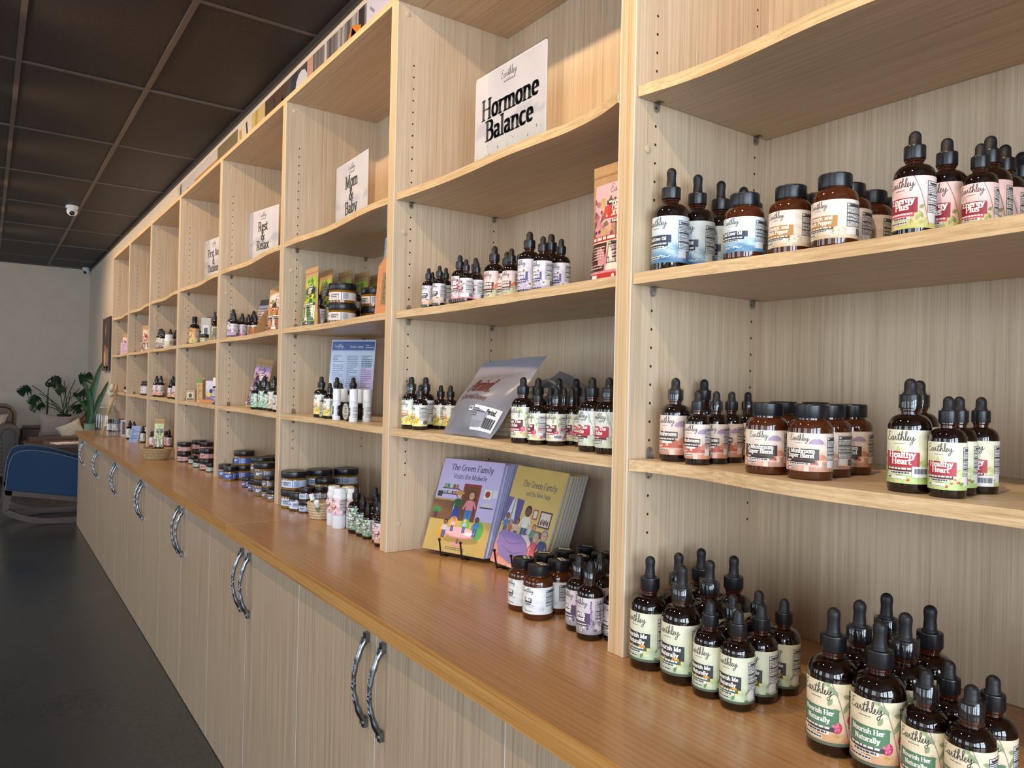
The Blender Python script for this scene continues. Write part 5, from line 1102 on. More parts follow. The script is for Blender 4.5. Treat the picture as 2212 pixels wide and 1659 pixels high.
cbox('ointment_carton', .06, .04, .098, MT['card_white'], 'white carton with yellow lemon and purple print', (-3.13, .060, Z3+.018), .5, art=lambda w, h: Art(w, h, watercolour((220, 220, 236), (206, 206, 226), (110, 90, 150), 3), 5, 6).ell(w*.4, h*.25, w*.25, h*.1, (240, 206, 40), 1).ell(w*.65, h*.45, w*.2, h*.12, (60, 60, 80), 1))
cbox('display_tray', .10, .07, .018, MT['kraft_orange'], 'low orange card tray under the lemon print carton', (-3.13, .045, Z3+e3), .5, 'tray')
lb5 = thing('lotion_bottle', 'lavender label bottle with a grey see-through cap', 'bottle', (-2.955, .060, Z3+e3), .3)
obj('body', one(MB().lathe([(0, 0), (.026, 0), (.027, .003), (.027, .085), (.025, .09)], 24), 'body', MT['black_plastic']), None, lb5); obj('cap', one(MB().lathe([(.0265, .09), (.0265, .130), (.024, .132), (0, .132)], 24), 'cap', MT['white_plastic']), None, lb5)
obj('label', (lambda m: (m.materials.append(MT['label']), m)[1])(L_base(5.5*.027, .075, (206, 200, 230), (170, 160, 206), (80, 80, 120), (60, 50, 90), ['Lotion'], None, 71).wrap(.027, .005, -1.98).mesh('label')), None, lb5)
cbox('tube_card', .05, .012, .13, MT['paper'], 'blister card with a tube leaning beside the foam bottles', (-3.20, .05, Z2+e3), .9, 'card', art=lambda w, h: Art(w, h, (190, 190, 190), 2, 2).rect(w*.2, h*.1, w*.8, h*.7, (226, 228, 228), 1).rect(w*.3, h*.12, w*.7, h*.6, (96, 104, 110), 2))
# end bays: boxes and cards
cbox('kraft_box', .13, .09, .11, MT['kraft'], 'plain kraft box behind a jar in the second bay from the sofa', (-4.90, .20, Z3+e3), .3); 
cbox('card_pack', .09, .01, .10, MT['card_white'], 'pink card pack standing in the end bay', (-6.0, .06, Z2+e3), .9, 'card', art=lambda w, h: Art(w, h, (226, 196, 214), 2, 2).bars(w*.1, h*.1, w*.9, h*.9, 7, (190, 140, 170), 1, 3))
cbox('picture_card', .11, .008, .13, MT['card_white'], 'small white frame leaning on the end upright', (-5.55, .02, e3), .9, 'frame', art=lambda w, h: Art(w, h, (216, 206, 214), 2, 2).rect(w*.15, h*.12, w*.85, h*.88, (110, 100, 110), 1))
rk = thing('display_rack', 'black wire display rack holding bottles near the sofa end', 'rack', (-5.22, .10, e3), .2)
for x in (-.10, .10): obj('post', MB().tube([(x, .07, 0), (x, .07, .20)], .004, 8), MT['black_wire'], rk)
obj('panel', MB().box((-.10, .072, .10), (.10, .076, .20)), MT['black_plastic'], rk); obj('base_plate', MB().box((-.105, .05, 0), (.105, .09, .006)), MT['black_plastic'], rk)
sheet('leaflet', .07, .12, lambda w, h: Art(w, h, (150, 170, 214), 2, 2).bars(w*.1, h*.1, w*.9, h*.8, 8, (90, 100, 150), 1, 3), 'pale blue leaflet leaning by the black rack', (-4.98, -.02, e3), (-.3, 0, .8))

# round tins on their sides, and the frosted bags and basket
for i, (x, y) in enumerate(((-1.50, .055), (-1.375, .052), (-1.29, .056))):
    t = thing('round_tin', 'round black tub on its side, lid to the room, %s from the sofa end' % ORD[i], 'tub', (x, y, Z3+.0302), 0, 'black tubs lying on their sides')
    t.rotation_euler = (PI/2, 0, R_.uniform(-.06, .06))
    obj('lid', cached('tinl', lambda: one(MB().lathe([(.030, -.002), (.030, .018), (.029, .020), (.0275, .0205), (0, .0205)], 32), 'lid', MT['black_plastic'])), None, t)
    obj('tub_body', cached('tinb', lambda: one(MB().lathe([(0, -.032), (.026, -.032), (.0285, -.030), (.0285, -.002)], 32), 'tub_body', MT['amber_dark'])), None, t)
    def tl():
        m = MB(); R0 = .0255; n = 32
        m.add([(0, 0, .0208)]+[(R0*math.cos(2*PI*k/n), R0*math.sin(2*PI*k/n), .0208) for k in range(n)], [(0, 1+k, 1+(k+1) % n) for k in range(n)], 0, rgb(196, 192, 178))
        for a, b, c, d, q in ((-.007, -.004, .007, .011, (50, 52, 54)), (-.005, -.002, .005, .009, (190, 186, 172)), (-.004, 0, .004, .002, (50, 52, 54)), (-.004, .004, .004, .006, (50, 52, 54)), (-.014, -.013, .014, -.010, (110, 108, 104)), (-.012, -.018, .012, -.0155, (130, 128, 122)), (-.010, .015, .010, .0175, (150, 140, 130))):
            z = .0210 if q[0] != 190 else .0212; m.add([(a, b, z), (c, b, z), (c, d, z), (a, d, z)], [(0, 1, 2, 3)], 0, rgb(q))
        me = m.mesh('lid_label'); me.materials.append(MT['label']); return me
    obj('lid_label', cached('tinlab', tl), None, t)
def coil_basket(name, label, loc, Rb, Rt, H, mat, n, cat='basket', rr=None):
    t = thing(name, label, cat, loc); prof = []; cr = H/n/2
    for k in range(n):
        f = (k+.5)/n; r = Rb+(Rt-Rb)*(f**.7)
        prof += [(r+cr*math.cos(a), cr*2*k+cr+cr*math.sin(a)) for a in (-PI/2*.8, -.5, 0, .5, PI/2*.8)]
    inner = [(r-cr*2.0, z) for r, z in prof[::-1] if z > .006]
    me = smooth_angle(MB().lathe(prof+inner+[(Rb*.5, .004), (0, .004)], 48).mesh('coil_wall'), 80); obj('coil_wall', me, mat, t)
    obj('base', one(MB().lathe([(0, .0005), (Rb, .0005), (Rb, .0035), (0, .0035)], 32), 'base', mat), None, t)
    st = MB()
    for k in range(n):
        f = (k+.5)/n; r = Rb+(Rt-Rb)*(f**.7)+cr*.9; m = int(2*PI*r/(cr*2.2))
        for i in range(m):
            a = 2*PI*(i+.37*k)/m; z = cr*(2*k+1); d = .5*cr*2/r
            st.tube([((r-cr*.2)*math.cos(a-d), (r-cr*.2)*math.sin(a-d), z-cr*.75), ((r+cr*.12)*math.cos(a), (r+cr*.12)*math.sin(a), z), ((r-cr*.2)*math.cos(a+d), (r-cr*.2)*math.sin(a+d), z+cr*.75)], cr*.30, 4, cap=False)
    s = obj('strand_weave', st.mesh('strand_weave', True), mat, t); s['kind'] = 'stuff'
    return t
coil_basket('rope_basket', 'coiled rope basket holding frosted bags behind the raspberry bottles', (-.562, .222, Z3+e3), .105, .126, .118, MT['rope'], 10)
coil_basket('rope_basket', 'tiny coiled basket of lip balm tubes by the white powder bottles', (-1.487, .040, e3), .030, .044, .056, MT['rope'], 6)
coil_basket('seagrass_basket', 'small seagrass basket with black droppers on the worktop', (-3.69, -.088, e3), .050, .078, .064, MT['seagrass'], 7)
for i, (dx, dy, a, b) in enumerate(((-.014, -.006, .3, -.5), (.008, .004, -.2, .6), (.016, -.012, .5, .8), (-.006, .014, -.5, .3))):
    t = thing('balm_tube', 'green printed lip balm tube in the tiny basket, %s one' % ['sofa side', 'middle', 'bottle side', 'rear'][i], 'tube', (-1.487+dx, .040+dy, .016), 0, 'lip balm tubes in the tiny basket'); t.rotation_euler = (a*.8, b*.8, 0)
    obj('body', cached('bt', lambda: one(MB().lathe([(0, 0), (.008, 0), (.0085, .002), (.0085, .046)], 16), 'body', plain('green_tube', rgb(120, 140, 112), .4, noise=.3, nscale=60))), None, t); obj('cap', cached('btc', lambda: one(MB().lathe([(.0085, .046), (.0085, .066), (.0075, .068), (0, .068)], 16), 'cap', MT['white_plastic'])), None, t)
for i, (dx, dy, rz) in enumerate(((.02, .0, .5), (.0, .03, 1.4), (.035, -.02, 2.4))):
    t = thing('spare_dropper', 'spare black dropper in the seagrass basket, %s one' % ['upper', 'rear', 'front'][i], 'dropper', (-3.69+dx, -.088+dy, .052+.004*i), rz, 'spare droppers in the seagrass basket'); t.rotation_euler = (1.35, 0, rz)
    obj('bulb', cached('sdb', lambda: one(MB().lathe([(.006, 0), (.010, .004), (.010, .016), (.006, .018)]+dome(.007, .034, .042), 16), 'bulb', MT['rubber'])), None, t); obj('pipette', cached('sdp', lambda: one(MB().lathe([(.0035, -.055), (.0035, 0)], 10), 'pipette', MT['white_plastic'])), None, t)
def frost():
    t = NT('frosted_film'); tr = t.n('ShaderNodeBsdfTransparent'); tr.inputs[0].default_value = (.92, .92, .96, 1); tl = t.n('ShaderNodeBsdfTranslucent'); tl.inputs[0].default_value = (.62, .62, .68, 1)
    t.b.inputs['Base Color'].default_value = (*rgb(176, 176, 190), 1); t.b.inputs['Roughness'].default_value = .28
    nz = t.n('ShaderNodeTexNoise', i_Scale=7.0, i_Detail=3.0); t.l(t.coords(), nz.inputs['Vector']); t.bump(nz.outputs[0], .35, .02)
    m1 = t.n('ShaderNodeMixShader'); m1.inputs[0].default_value = .35; t.l(t.b.outputs[0], m1.inputs[1]); t.l(tl.outputs[0], m1.inputs[2])
    m2 = t.n('ShaderNodeMixShader'); m2.inputs[0].default_value = .22; t.l(m1.outputs[0], m2.inputs[1]); t.l(tr.outputs[0], m2.inputs[2]); t.l(m2.outputs[0], t.out.inputs[0]); return t.m
MT['frost'] = frost(); MT['pads'] = plain('dark_folded_fabric', rgb(84, 84, 100), .9, noise=.2, nscale=30)
def poly_bag(label, corners, bulge, loc, art=None, group=None, seed=1):
    """corners BL BR TR TL of the flat bag, local to loc"""
    t = thing('frosted_bag', label, 'bag', loc, 0, group); C = [Vector(c) for c in corners]
    nrm = (C[1]-C[0]).cross(C[3]-C[0]).normalized(); r = random.Random(seed); ph = [(r.uniform(3, 14), r.uniform(3, 14), r.uniform(0, 6)) for _ in range(6)]
    def S(u, v, sg=1, off=0.0):
        p = (C[0]*(1-u)+C[1]*u)*(1-v)+(C[3]*(1-u)+C[2]*u)*v
        b = bulge*(max(0, math.sin(PI*u))**.6)*(max(0, math.sin(PI*min(1, v*1.25+.02)))**.7)
        wr = .0022*sum(math.sin(a*u+q*v+f) for a, q, f in ph)/2*(.25+abs(u-.5)+.4*v)
        return tuple(p+nrm*(sg*b+wr+off))
    mb = MB().grid(lambda u, v: S(u, v), 22, 22); mb.grid(lambda u, v: S(1-u, v, -.5), 22, 22); obj('film', mb.mesh('film', True), MT['frost'], t)
    obj('contents', MB().grid(lambda u, v: S(.12+.76*u, .06+.60*v, .72), 10, 10).grid(lambda u, v: S(.88-.76*u, .06+.60*v, -.3), 10, 10).mesh('contents', True), MT['pads'], t)
    if art:
        a, (u0, v0, u1, v1), nm = art, (0, 0, 1, 1), 'print'
        obj('print', a.build(MB(), lambda x, y, l: S(x/a.w, y/a.h, 1, .0012+.0004*l), step=.012, ground=False).mesh('print'), MT['label'], t)
    return t
def grot(a, t, x, y, size, col, layer, wd, cond=1.0, shear=.12, align='l'):
    """plain heavy lettering"""
    G = {k: v for k, v in GL.items()}; W = sum(G.get(c, G['-'])[0] for c in t)*size*cond; x0 = x-(W if align == 'r' else W/2 if align == 'c' else 0)
    for ch in t:
        g = G.get(ch, G['-'])
        for st in g[1]: a.line([(x0+(p[0]*cond+p[1]*shear)*size, y+p[1]*size) for p in st], wd*size, col, layer, wd*size*.8)
        x0 += g[0]*size*cond
pa = Art(.25, .20)
grot(pa, 'Period.', .074, .094, .0235, (92, 44, 38), 1, .24, .80, .10); grot(pa, 'By The Period Company', .068, .073, .0078, (86, 44, 40), 1, .17, .78, .06)
pa.rect(.158, .010, .244, .060, (232, 234, 240), 1); pa.bars(.163, .036, .200, .056, 4, (60, 60, 66), 2, 3, .4); grot(pa, 'Period.', .203, .045, .0072, (40, 40, 44), 2, .24, .8, .1)
for k in range(16): pa.rect(.206+k*.0021, .016, .2068+k*.0021+.0007*(k % 3), .038, (40, 40, 44), 2)
pa.bars(.163, .015, .198, .030, 3, (150, 150, 158), 2, 5, .4); pa.rect(.140, .046, .156, .056, (232, 234, 240), 1); pa.bars(.142, .048, .154, .055, 1, (120, 120, 130), 2, 4, .7)
poly_bag('large frosted bag printed in brown, leaning on the rope basket', [(-.095, 0, .001), (.108, .006, .001), (.165, .118, .192), (-.088, .112, .180)], .040, (-.580, .030, Z3), pa, 'frosted bags', 3)
pb = Art(.24, .13); pb.rect(.06, .03, .16, .07, (226, 228, 236), 1); pb.bars(.065, .035, .11, .066, 4, (70, 70, 76), 2, 3); grot(pb, 'Period.', .113, .05, .008, (40, 40, 44), 2, .24, .8)
poly_bag('frosted bag lying in the rope basket, nearer one', [(-.10, -.03, .062), (.05, -.10, .066), (.12, .02, .125), (-.06, .07, .135)], .030, (-.562, .222, Z3), pb, 'frosted bags', 5)
pc = Art(.22, .14); pc.rect(.09, .03, .18, .07, (228, 230, 236), 1); 
for k in range(14): pc.rect(.11+k*.003, .034, .1112+k*.003, .060, (40, 40, 44), 2)
poly_bag('frosted bag lying in the rope basket, far one', [(-.01, -.03, .085), (.105, -.035, .075), (.135, .085, .115), (-.02, .10, .165)], .032, (-.562, .222, Z3), pc, 'frosted bags', 8)

# ---------------------------------------------------------------- picture books on wire easels
def fig(a, x, y, s, skin, hair, topc, botc, l=4, skirt=False, longh=False):
    """a small printed figure: hair, face, top, legs"""
    a.ell(x, y+s*.86, s*.135, s*.15, hair, l); 
    if longh: a.rect(x-s*.12, y+s*.52, x+s*.14, y+s*.9, hair, l)
    a.ell(x, y+s*.84, s*.10, s*.115, skin, l+1); a.poly([(x-s*.13, y+s*.42), (x+s*.13, y+s*.42), (x+s*.11, y+s*.71), (x-s*.11, y+s*.71)], topc, l+1)
    if skirt: a.poly([(x-s*.20, y), (x+s*.20, y), (x+s*.10, y+s*.45), (x-s*.10, y+s*.45)], botc, l)
    else: a.rect(x-s*.12, y, x-s*.01, y+s*.44, botc, l); a.rect(x+s*.01, y, x+s*.12, y+s*.44, botc, l)
    a.line([(x-s*.12, y+s*.66), (x-s*.22, y+s*.44)], s*.06, topc, l+1); a.line([(x+s*.12, y+s*.66), (x+s*.22, y+s*.50)], s*.06, topc, l+1)
    for d in (-.04, .04): a.ell(x+s*d, y+s*.85, s*.014, s*.018, (40, 30, 30), l+2, 6)
def cover1(w, h):
    a = Art(w, h, (200, 190, 232), 6, 8); a.rect(0, 0, w, h*.36, (206, 178, 104), 1); a.rect(0, h*.33, w*.34, h*.55, (128, 90, 64), 2); a.rect(0, h*.54, w*.34, h*.56, (196, 160, 110), 3)
    a.text('The Green Family', w*.50, h*.875, w*.056, (30, 34, 48), 3, bold=.17, thin=.07, cond=.92); a.text('Visits the Midwife', w*.50, h*.785, w*.045, (40, 44, 66), 3, bold=.15, thin=.07, cond=.90)
    a.rect(w*.44, h*.34, w*.72, h*.74, (150, 66, 56), 2); a.rect(w*.465, h*.34, w*.695, h*.715, (112, 76, 50), 3)
    for y in (.605, .665): a.rect(w*.09, h*y, w*.38, h*(y+.012), (120, 70, 50), 2)
    for k, c in enumerate(((120, 176, 110), (60, 130, 160), (206, 206, 90), (90, 90, 110), (180, 110, 90))): a.rect(w*(.11+.05*k), h*.678, w*(.15+.05*k), h*.72, c, 2); a.rect(w*(.12+.045*k), h*.617, w*(.15+.045*k), h*.645, c, 2)
    a.rect(w*.78, h*.60, w*.90, h*.70, (236, 230, 206), 2); a.ell(w*.84, h*.65, w*.04, h*.035, (150, 70, 60), 3); a.rect(w*.92, h*.62, w*.99, h*.70, (226, 220, 226), 2); a.rect(w*.76, h*.50, w*.97, h*.512, (60, 44, 44), 2); a.rect(w*.80, h*.512, w*.93, h*.56, (206, 206, 210), 2)
    a.rect(w*.03, h*.575, w*.11, h*.635, (54, 60, 74), 4)
    for k in range(5): a.leaf(w*.08, h*.40, h*.09, h*.025, .5+.55*k, (70, 150, 90), 4)
    a.rect(w*.05, h*.34, w*.11, h*.405, (80, 64, 60), 4)
    fig(a, w*.40, h*.34, h*.32, (232, 190, 160), (50, 40, 38), (60, 100, 60), (56, 76, 156), 4, True); a.ell(w*.40, h*.635, w*.075, h*.02, (206, 150, 80), 7)
    fig(a, w*.60, h*.31, h*.36, (214, 160, 126), (96, 66, 44), (224, 140, 150), (70, 130, 196), 4, False, True)
    a.ell(w*.52, h*.15, w*.34, h*.045, (176, 146, 84), 2, 20); a.ell(w*.54, h*.215, w*.27, h*.06, (226, 150, 160), 8, 20); a.ell(w*.54, h*.222, w*.255, h*.052, (240, 190, 194), 9, 20); a.rect(w*.52, h*.10, w*.55, h*.17, (150, 80, 80), 7); a.ell(w*.535, h*.095, w*.10, h*.02, (230, 160, 170), 7, 14)
    a.ell(w*.26, h*.20, w*.09, h*.09, (236, 170, 60), 6, 14); a.ell(w*.80, h*.26, w*.10, h*.10, (96, 176, 80), 6, 14); a.ell(w*.40, h*.32, w*.07, h*.06, (236, 176, 70), 5, 12); a.ell(w*.60, h*.31, w*.07, h*.06, (130, 186, 70), 5, 12)
    for x, y, s, sk, hr, tc in ((.28, .14, .20, (170, 116, 84), (60, 36, 30), (226, 216, 220)), (.40, .22, .15, (222, 176, 150), (96, 56, 44), (236, 200, 210)), (.59, .22, .15, (240, 206, 176), (226, 180, 90), (170, 206, 220)), (.77, .19, .21, (120, 80, 60), (30, 24, 24), (76, 126, 200))): fig(a, w*x, h*y, h*s, sk, hr, tc, (70, 96, 160), 10)
    a.poly([(w*.60, h*.205), (w*.70, h*.19), (w*.76, h*.225), (w*.66, h*.24)], (236, 240, 246), 13); a.bars(w*.36, h*.03, w*.68, h*.065, 2, (90, 90, 120), 2, 4, .45); return a
def cover2(w, h):
    a = Art(w, h, watercolour((206, 180, 104), (222, 196, 122), (226, 200, 128), 3, .03), 8, 10)
    a.text('The Green Family', w*.54, h*.80, w*.054, (60, 84, 116), 3, bold=.16, thin=.06, cond=.92); a.text('and the New Baby', w*.56, h*.715, w*.040, (60, 92, 130), 3, bold=.14, thin=.06, cond=.86)
    a.rect(0, 0, w, h*.20, (236, 152, 124), 1); a.ell(w*.5, h*.06, w*.45, h*.10, (222, 110, 104), 2, 20); a.ell(w*.5, h*.05, w*.38, h*.08, (240, 166, 136), 3, 20)
    a.rect(w*.03, h*.42, w*.28, h*.65, (206, 222, 236), 2); a.rect(w*.145, h*.42, w*.165, h*.65, (170, 110, 80), 3); a.rect(0, h*.415, w*.3, h*.43, (150, 96, 70), 3); a.poly([(0, h*.42), (w*.04, h*.42), (w*.12, h*.67), (0, h*.67)], (104, 92, 156), 4); a.poly([(w*.24, h*.42), (w*.33, h*.40), (w*.34, h*.66), (w*.19, h*.67)], (92, 80, 146), 4)
    a.rect(w*.56, h*.50, w*.66, h*.60, (176, 104, 64), 2); a.rect(w*.58, h*.515, w*.64, h*.585, (226, 220, 206), 3); a.rect(w*.70, h*.44, w*.92, h*.60, (96, 62, 50), 2); a.rect(w*.72, h*.455, w*.90, h*.585, (222, 214, 206), 3)
    for k in range(5): a.ell(w*(.75+.03*k), h*(.49+.01*(k % 2)), w*.014, h*.03, ((96, 70, 60), (190, 110, 70), (60, 70, 110), (150, 120, 60), (70, 60, 60))[k], 4, 8)
    a.rect(w*.50, h*.34, w*.86, h*.40, (120, 78, 56), 3)
    for x, y, s, sk, hr, tc, bc in ((.10, .27, .24, (140, 96, 70), (40, 30, 28), (90, 120, 176), (70, 80, 120)), (.20, .26, .19, (214, 160, 130), (90, 56, 44), (190, 110, 90), (80, 80, 110)), (.32, .26, .22, (160, 110, 84), (50, 34, 30), (226, 190, 190), (90, 70, 100)), (.47, .24, .38, (120, 80, 60), (30, 26, 26), (232, 232, 226), (70, 90, 140)), (.58, .28, .18, (240, 206, 176), (222, 176, 80), (206, 220, 230), (200, 200, 220)), (.66, .24, .22, (214, 160, 130), (130, 60, 50), (110, 160, 110), (90, 90, 120))): fig(a, w*x, h*y, h*s, sk, hr, tc, bc, 5)
    a.poly([(w*.02, h*.20), (w*.14, h*.08), (w*.40, h*.03), (w*.60, h*.05), (w*.66, h*.18), (w*.60, h*.27), (w*.46, h*.33), (w*.10, h*.335), (w*.03, h*.30)], (150, 128, 196), 9); a.line(catmull([(w*.10, h*.28), (w*.28, h*.22), (w*.52, h*.26)], 5), h*.006, (112, 92, 160), 10); a.line(catmull([(w*.14, h*.18), (w*.36, h*.14), (w*.58, h*.17)], 5), h*.006, (112, 92, 160), 10); a.poly([(w*.46, h*.33), (w*.60, h*.27), (w*.68, h*.20), (w*.70, h*.26), (w*.58, h*.34)], (232, 226, 222), 9)
    fig(a, w*.74, h*.06, h*.33, (226, 180, 150), (170, 166, 170), (206, 90, 110), (222, 100, 120), 11, True); fig(a, w*.88, h*.06, h*.37, (222, 176, 146), (150, 146, 144), (60, 76, 130), (206, 170, 110), 11)
    a.bars(w*.42, h*.03, w*.66, h*.06, 2, (180, 90, 80), 12, 4, .45); return a
MT['book_paper'] = plain('book_page_edges', rgb(214, 216, 226), 0.7, noise=.08, nscale=200); MT['book_back'] = plain('book_back_cover', rgb(150, 168, 200), .4)
def books(n, art, w, h, base, heading, lean, label, grp, tone):
    d = Vector((-math.sin(heading), math.cos(heading), 0)); th = .0058
    for k in range(n):
        off = d*(th+.0012)*k/math.cos(lean)+Vector((math.cos(heading), math.sin(heading), 0))*(.002*k+(.004 if k else 0)); dz = (.0075*k if k else 0)*0+(-.004 if k else 0)
        b = thing('picture_book', label % ('front copy' if k == 0 else '%s copy back' % ORD[k-1]), 'book', (base[0]+off.x, base[1]+off.y, base[2]+(.0 if k == 0 else .0)), 0, grp); b.rotation_euler = (-lean, 0, heading)
        hh = h if k == 0 else h*.975
        obj('page_block', MB().box((-w/2+.001, .0008, .0015), (w/2-.0015, th-.0008, hh-.0015)), MT['book_paper'], b)
        c1 = obj('front_cover', MB().box((-w/2, 0, 0), (w/2, .0008, hh)), tone, b); obj('back_cover', MB().box((-w/2, th-.0008, 0), (w/2, th, hh)), MT['book_back'], b)
        if k == 0: obj('cover_print', art(w, h).flat(.00008), MT['gloss_print'], c1)
MT['lilac_cover'] = plain('lilac_cover', rgb(196, 186, 226), .35); MT['gold_cover'] = plain('gold_cover', rgb(206, 180, 110), .35)
hd1, ln1 = .357, .363; books(8, cover1, .206, .254, (-.7725, .124, .013), hd1, ln1, 'lilac picture book of a midwife visit on the wire easel, %s', 'lilac picture books', MT['lilac_cover'])
hd2, ln2 = .01, .335; books(7, cover2, .204, .252, (-.551, .166, .013), hd2, ln2, 'mustard picture book of a new baby on the wire easel, %s', 'mustard picture books', MT['gold_cover'])
def easel(loc, rz, label, lean, thick):
    t = thing('wire_easel', label, 'easel', loc, rz, 'black wire book easels')
    for x in (-.035, .035):
        p = [(x, -.020, .048), (x, -.012, .008), (x, -.004, .006), (x, thick+.012, .006), (x, thick+.012+.16*math.tan(lean), .17)]
        obj('prong', MB().tube(catmull(p, 4), .0022, 8), MT['black_wire'], t); obj('tip', MB().lathe([(0, -.004), (.003, -.003), (.0042, 0), (.003, .003), (0, .004)], 12, c=(x, -.020, .049)), MT['black_wire'], t)
        obj('leg', MB().tube([(x, thick+.012+.16*math.tan(lean), .17), (x*1.2, thick+.05, .002)], .0022, 8), MT['black_wire'], t)
    for z, y in ((.006, thick+.012), (.17, thick+.012+.16*math.tan(lean))): obj('crossbar', MB().tube([(-.035, y, z), (.035, y, z)], .0022, 8), MT['black_wire'], t)
easel((-.7725+.012, .124+.000, .0005), hd1, 'black wire easel holding the lilac picture books', ln1, .058); easel((-.551-.02, .166, .0005), hd2, 'black wire easel holding the mustard picture books', ln2, .052)

# ---------------------------------------------------------------- glass jar with brushes at the end of the worktop
gj = thing('glass_jar', 'large clear glass jar holding bath brushes at the worktop end', 'jar', (-5.585, -.114, .0004))
out = [(.078, 0), (.084, .004), (.086, .02), (.086, .165), (.080, .195), (.060, .215), (.056, .222), (.056, .240), (.059, .245)]; inn = [(r-.004, z) for r, z in out[::-1] if z > .004]+[(.076, .012), (0, .012)]
obj('glass', one(MB().lathe([(0, .001)]+out+inn, 40), 'glass', MT['jar_glass'], 40), None, gj)
def bath_brush(label, base, top, tw):
    b = thing('bath_brush', label, 'brush', base, 0, 'bath brushes in the glass jar'); d = (Vector(top)-Vector(base)); q = d.to_track_quat('Z', 'Y'); b.rotation_mode = 'QUATERNION'; b.rotation_quaternion = q; L = d.length
    obj('handle', bevel(MB().prism([(-.011, 0), (.011, 0), (.013, L*.6), (.016, L*.75), (.022, L), (-.022, L), (-.016, L*.75), (-.013, L*.6)], -.006, .006, 'y').mesh('handle'), .003, 2), MT['bamboo'], b)
    hd = MB().lathe([(0, -.006), (.034, -.006), (.036, 0), (.034, .010), (0, .012)], 24).mesh('head', True); hd.transform(Matrix.Translation((0, .004+.01*tw, L*.93))@Matrix.Rotation(-PI/2, 4, 'X')); obj('head', hd, MT['bamboo'], b)
    bs = MB().lathe([(0, .010), (.031, .010), (.033, .028), (.030, .032), (0, .033)], 24).mesh('bristle_pad', True); bs.transform(Matrix.Translation((0, .004+.01*tw, L*.93))@Matrix.Rotation(-PI/2, 4, 'X')); obj('bristle_pad', bs, plain('pale_bristle', rgb(196, 192, 172), .9, noise=.2, nscale=300, bump=.6), b)
    obj('tag', MB().box((-.02, -.012, L*.55), (.02, -.0105, L*.72)), MT['paper'], b)
bath_brush('bath brush standing tallest in the glass jar', (-5.585, -.160, .014), (-5.60, -.045, .395), 1); bath_brush('bath brush tucked behind the taller one in the jar', (-5.56, -.150, .014), (-5.625, -.062, .36), 0)

# ---------------------------------------------------------------- sitting corner beyond the shelves
def fabric(name, c, scale=300, rough=.9, n=.12, bump=.4, sheen=0.0):
    m = plain(name, c, rough, noise=n, nscale=scale, bump=bump); m.node_tree.nodes['Principled BSDF'].inputs['Sheen Weight'].default_value = sheen; return m
MT['blue'] = fabric('blue_velvet', rgb(20, 60, 98), 40, .8, .12, .1, .3); MT['pipe'] = plain('pale_piping', rgb(96, 116, 130), .7)
MT['walnut'] = veneer('grey_walnut', rgb(78, 62, 58), rgb(98, 80, 74), rgb(116, 96, 90), 1, .5); MT['leather'] = fabric('brown_leather', rgb(84, 54, 32), 14, .42, .25, .25); MT['leather2'] = fabric('dark_brown_leather', rgb(56, 36, 26), 14, .42, .25, .25)
MT['stud'] = plain('brass_nailhead', rgb(110, 84, 60), .35, metal=1.0); MT['grey_knit'] = fabric('grey_corduroy', rgb(150, 142, 140), 90, .95, .15, .6); MT['cream_knit'] = fabric('cream_knit', rgb(206, 196, 180), 90, .95, .12, .6); MT['green_pot'] = plain('sage_green_pot', rgb(120, 150, 132), .5)
MT['leaf'] = plain('monstera_leaf_green', rgb(30, 62, 36), .35, noise=.35, nscale=9); MT['leaf2'] = plain('sword_leaf_green', rgb(34, 78, 44), .4, noise=.4, nscale=25); MT['stem'] = plain('plant_stem', rgb(52, 76, 44), .6); MT['terracotta'] = plain('dark_plant_pot', rgb(40, 52, 44), .6)
FZ = FLOOR_Z
rc = thing('rocking_chair', 'blue upholstered rocking chair with grey wood rockers', 'chair', (0, 0, FZ+.010-FZ))
pan = [(-.737, -.500), (-.728, -.40), (-.717, -.303), (-.703, -.25), (-.687, -.215), (-.665, -.195), (-.639, -.184), (-.59, -.179), (-.536, -.180), (-.47, -.192), (-.409, -.205), (-.32, -.232), (-.227, -.265), (-.08, -.325), (.04, -.40), (.06, -.64)]
for x, nm in ((-6.58, 0), (-7.18, 1)):
    obj('side_panel', bevel(MB().prism(pan, x, x+.08, 'x').mesh('side_panel'), .012, 3), MT['blue'], rc)
    obj('piping', MB().tube([(x+.078, p[0], p[1]) for p in catmull(pan[:-1], 3)], .0045, 6), MT['pipe'], rc)
    obj('rail', MB().prism([(-.742, -.502), (.06, -.642), (.06, -.682), (-.735, -.545)], x+.015, x+.065, 'x'), MT['walnut'], rc)
    obj('front_leg', MB().prism([(-.742, -.505), (-.688, -.515), (-.712, -.672), (-.757, -.692)], x+.015, x+.065, 'x'), MT['walnut'], rc); obj('rear_leg', MB().prism([(.0, -.64), (.05, -.65), (.05, -.79), (.0, -.79)], x+.015, x+.065, 'x'), MT['walnut'], rc)
    lo = catmull([(-.757, -.690), (-.688, -.735), (-.606, -.771), (-.515, -.795), (-.418, -.808), (-.224, -.814), (-.05, -.806), (.10, -.780), (.22, -.74)], 3); up = catmull([(-.712, -.667), (-.607, -.720), (-.516, -.746), (-.419, -.759), (-.225, -.763), (-.05, -.756), (.10, -.732), (.21, -.70)], 3)
    obj('rocker', MB().prism(lo+up[::-1], x+.015, x+.065, 'x'), MT['walnut'], rc)
obj('seat', bevel(MB().box((-7.10, -.70, -.52), (-6.58, .02, -.38)).mesh('seat'), .03, 3), MT['blue'], rc); obj('backrest', bevel(MB().box((-7.10, .0, -.55), (-6.58, .10, -.17)).mesh('backrest'), .03, 3), MT['blue'], rc)
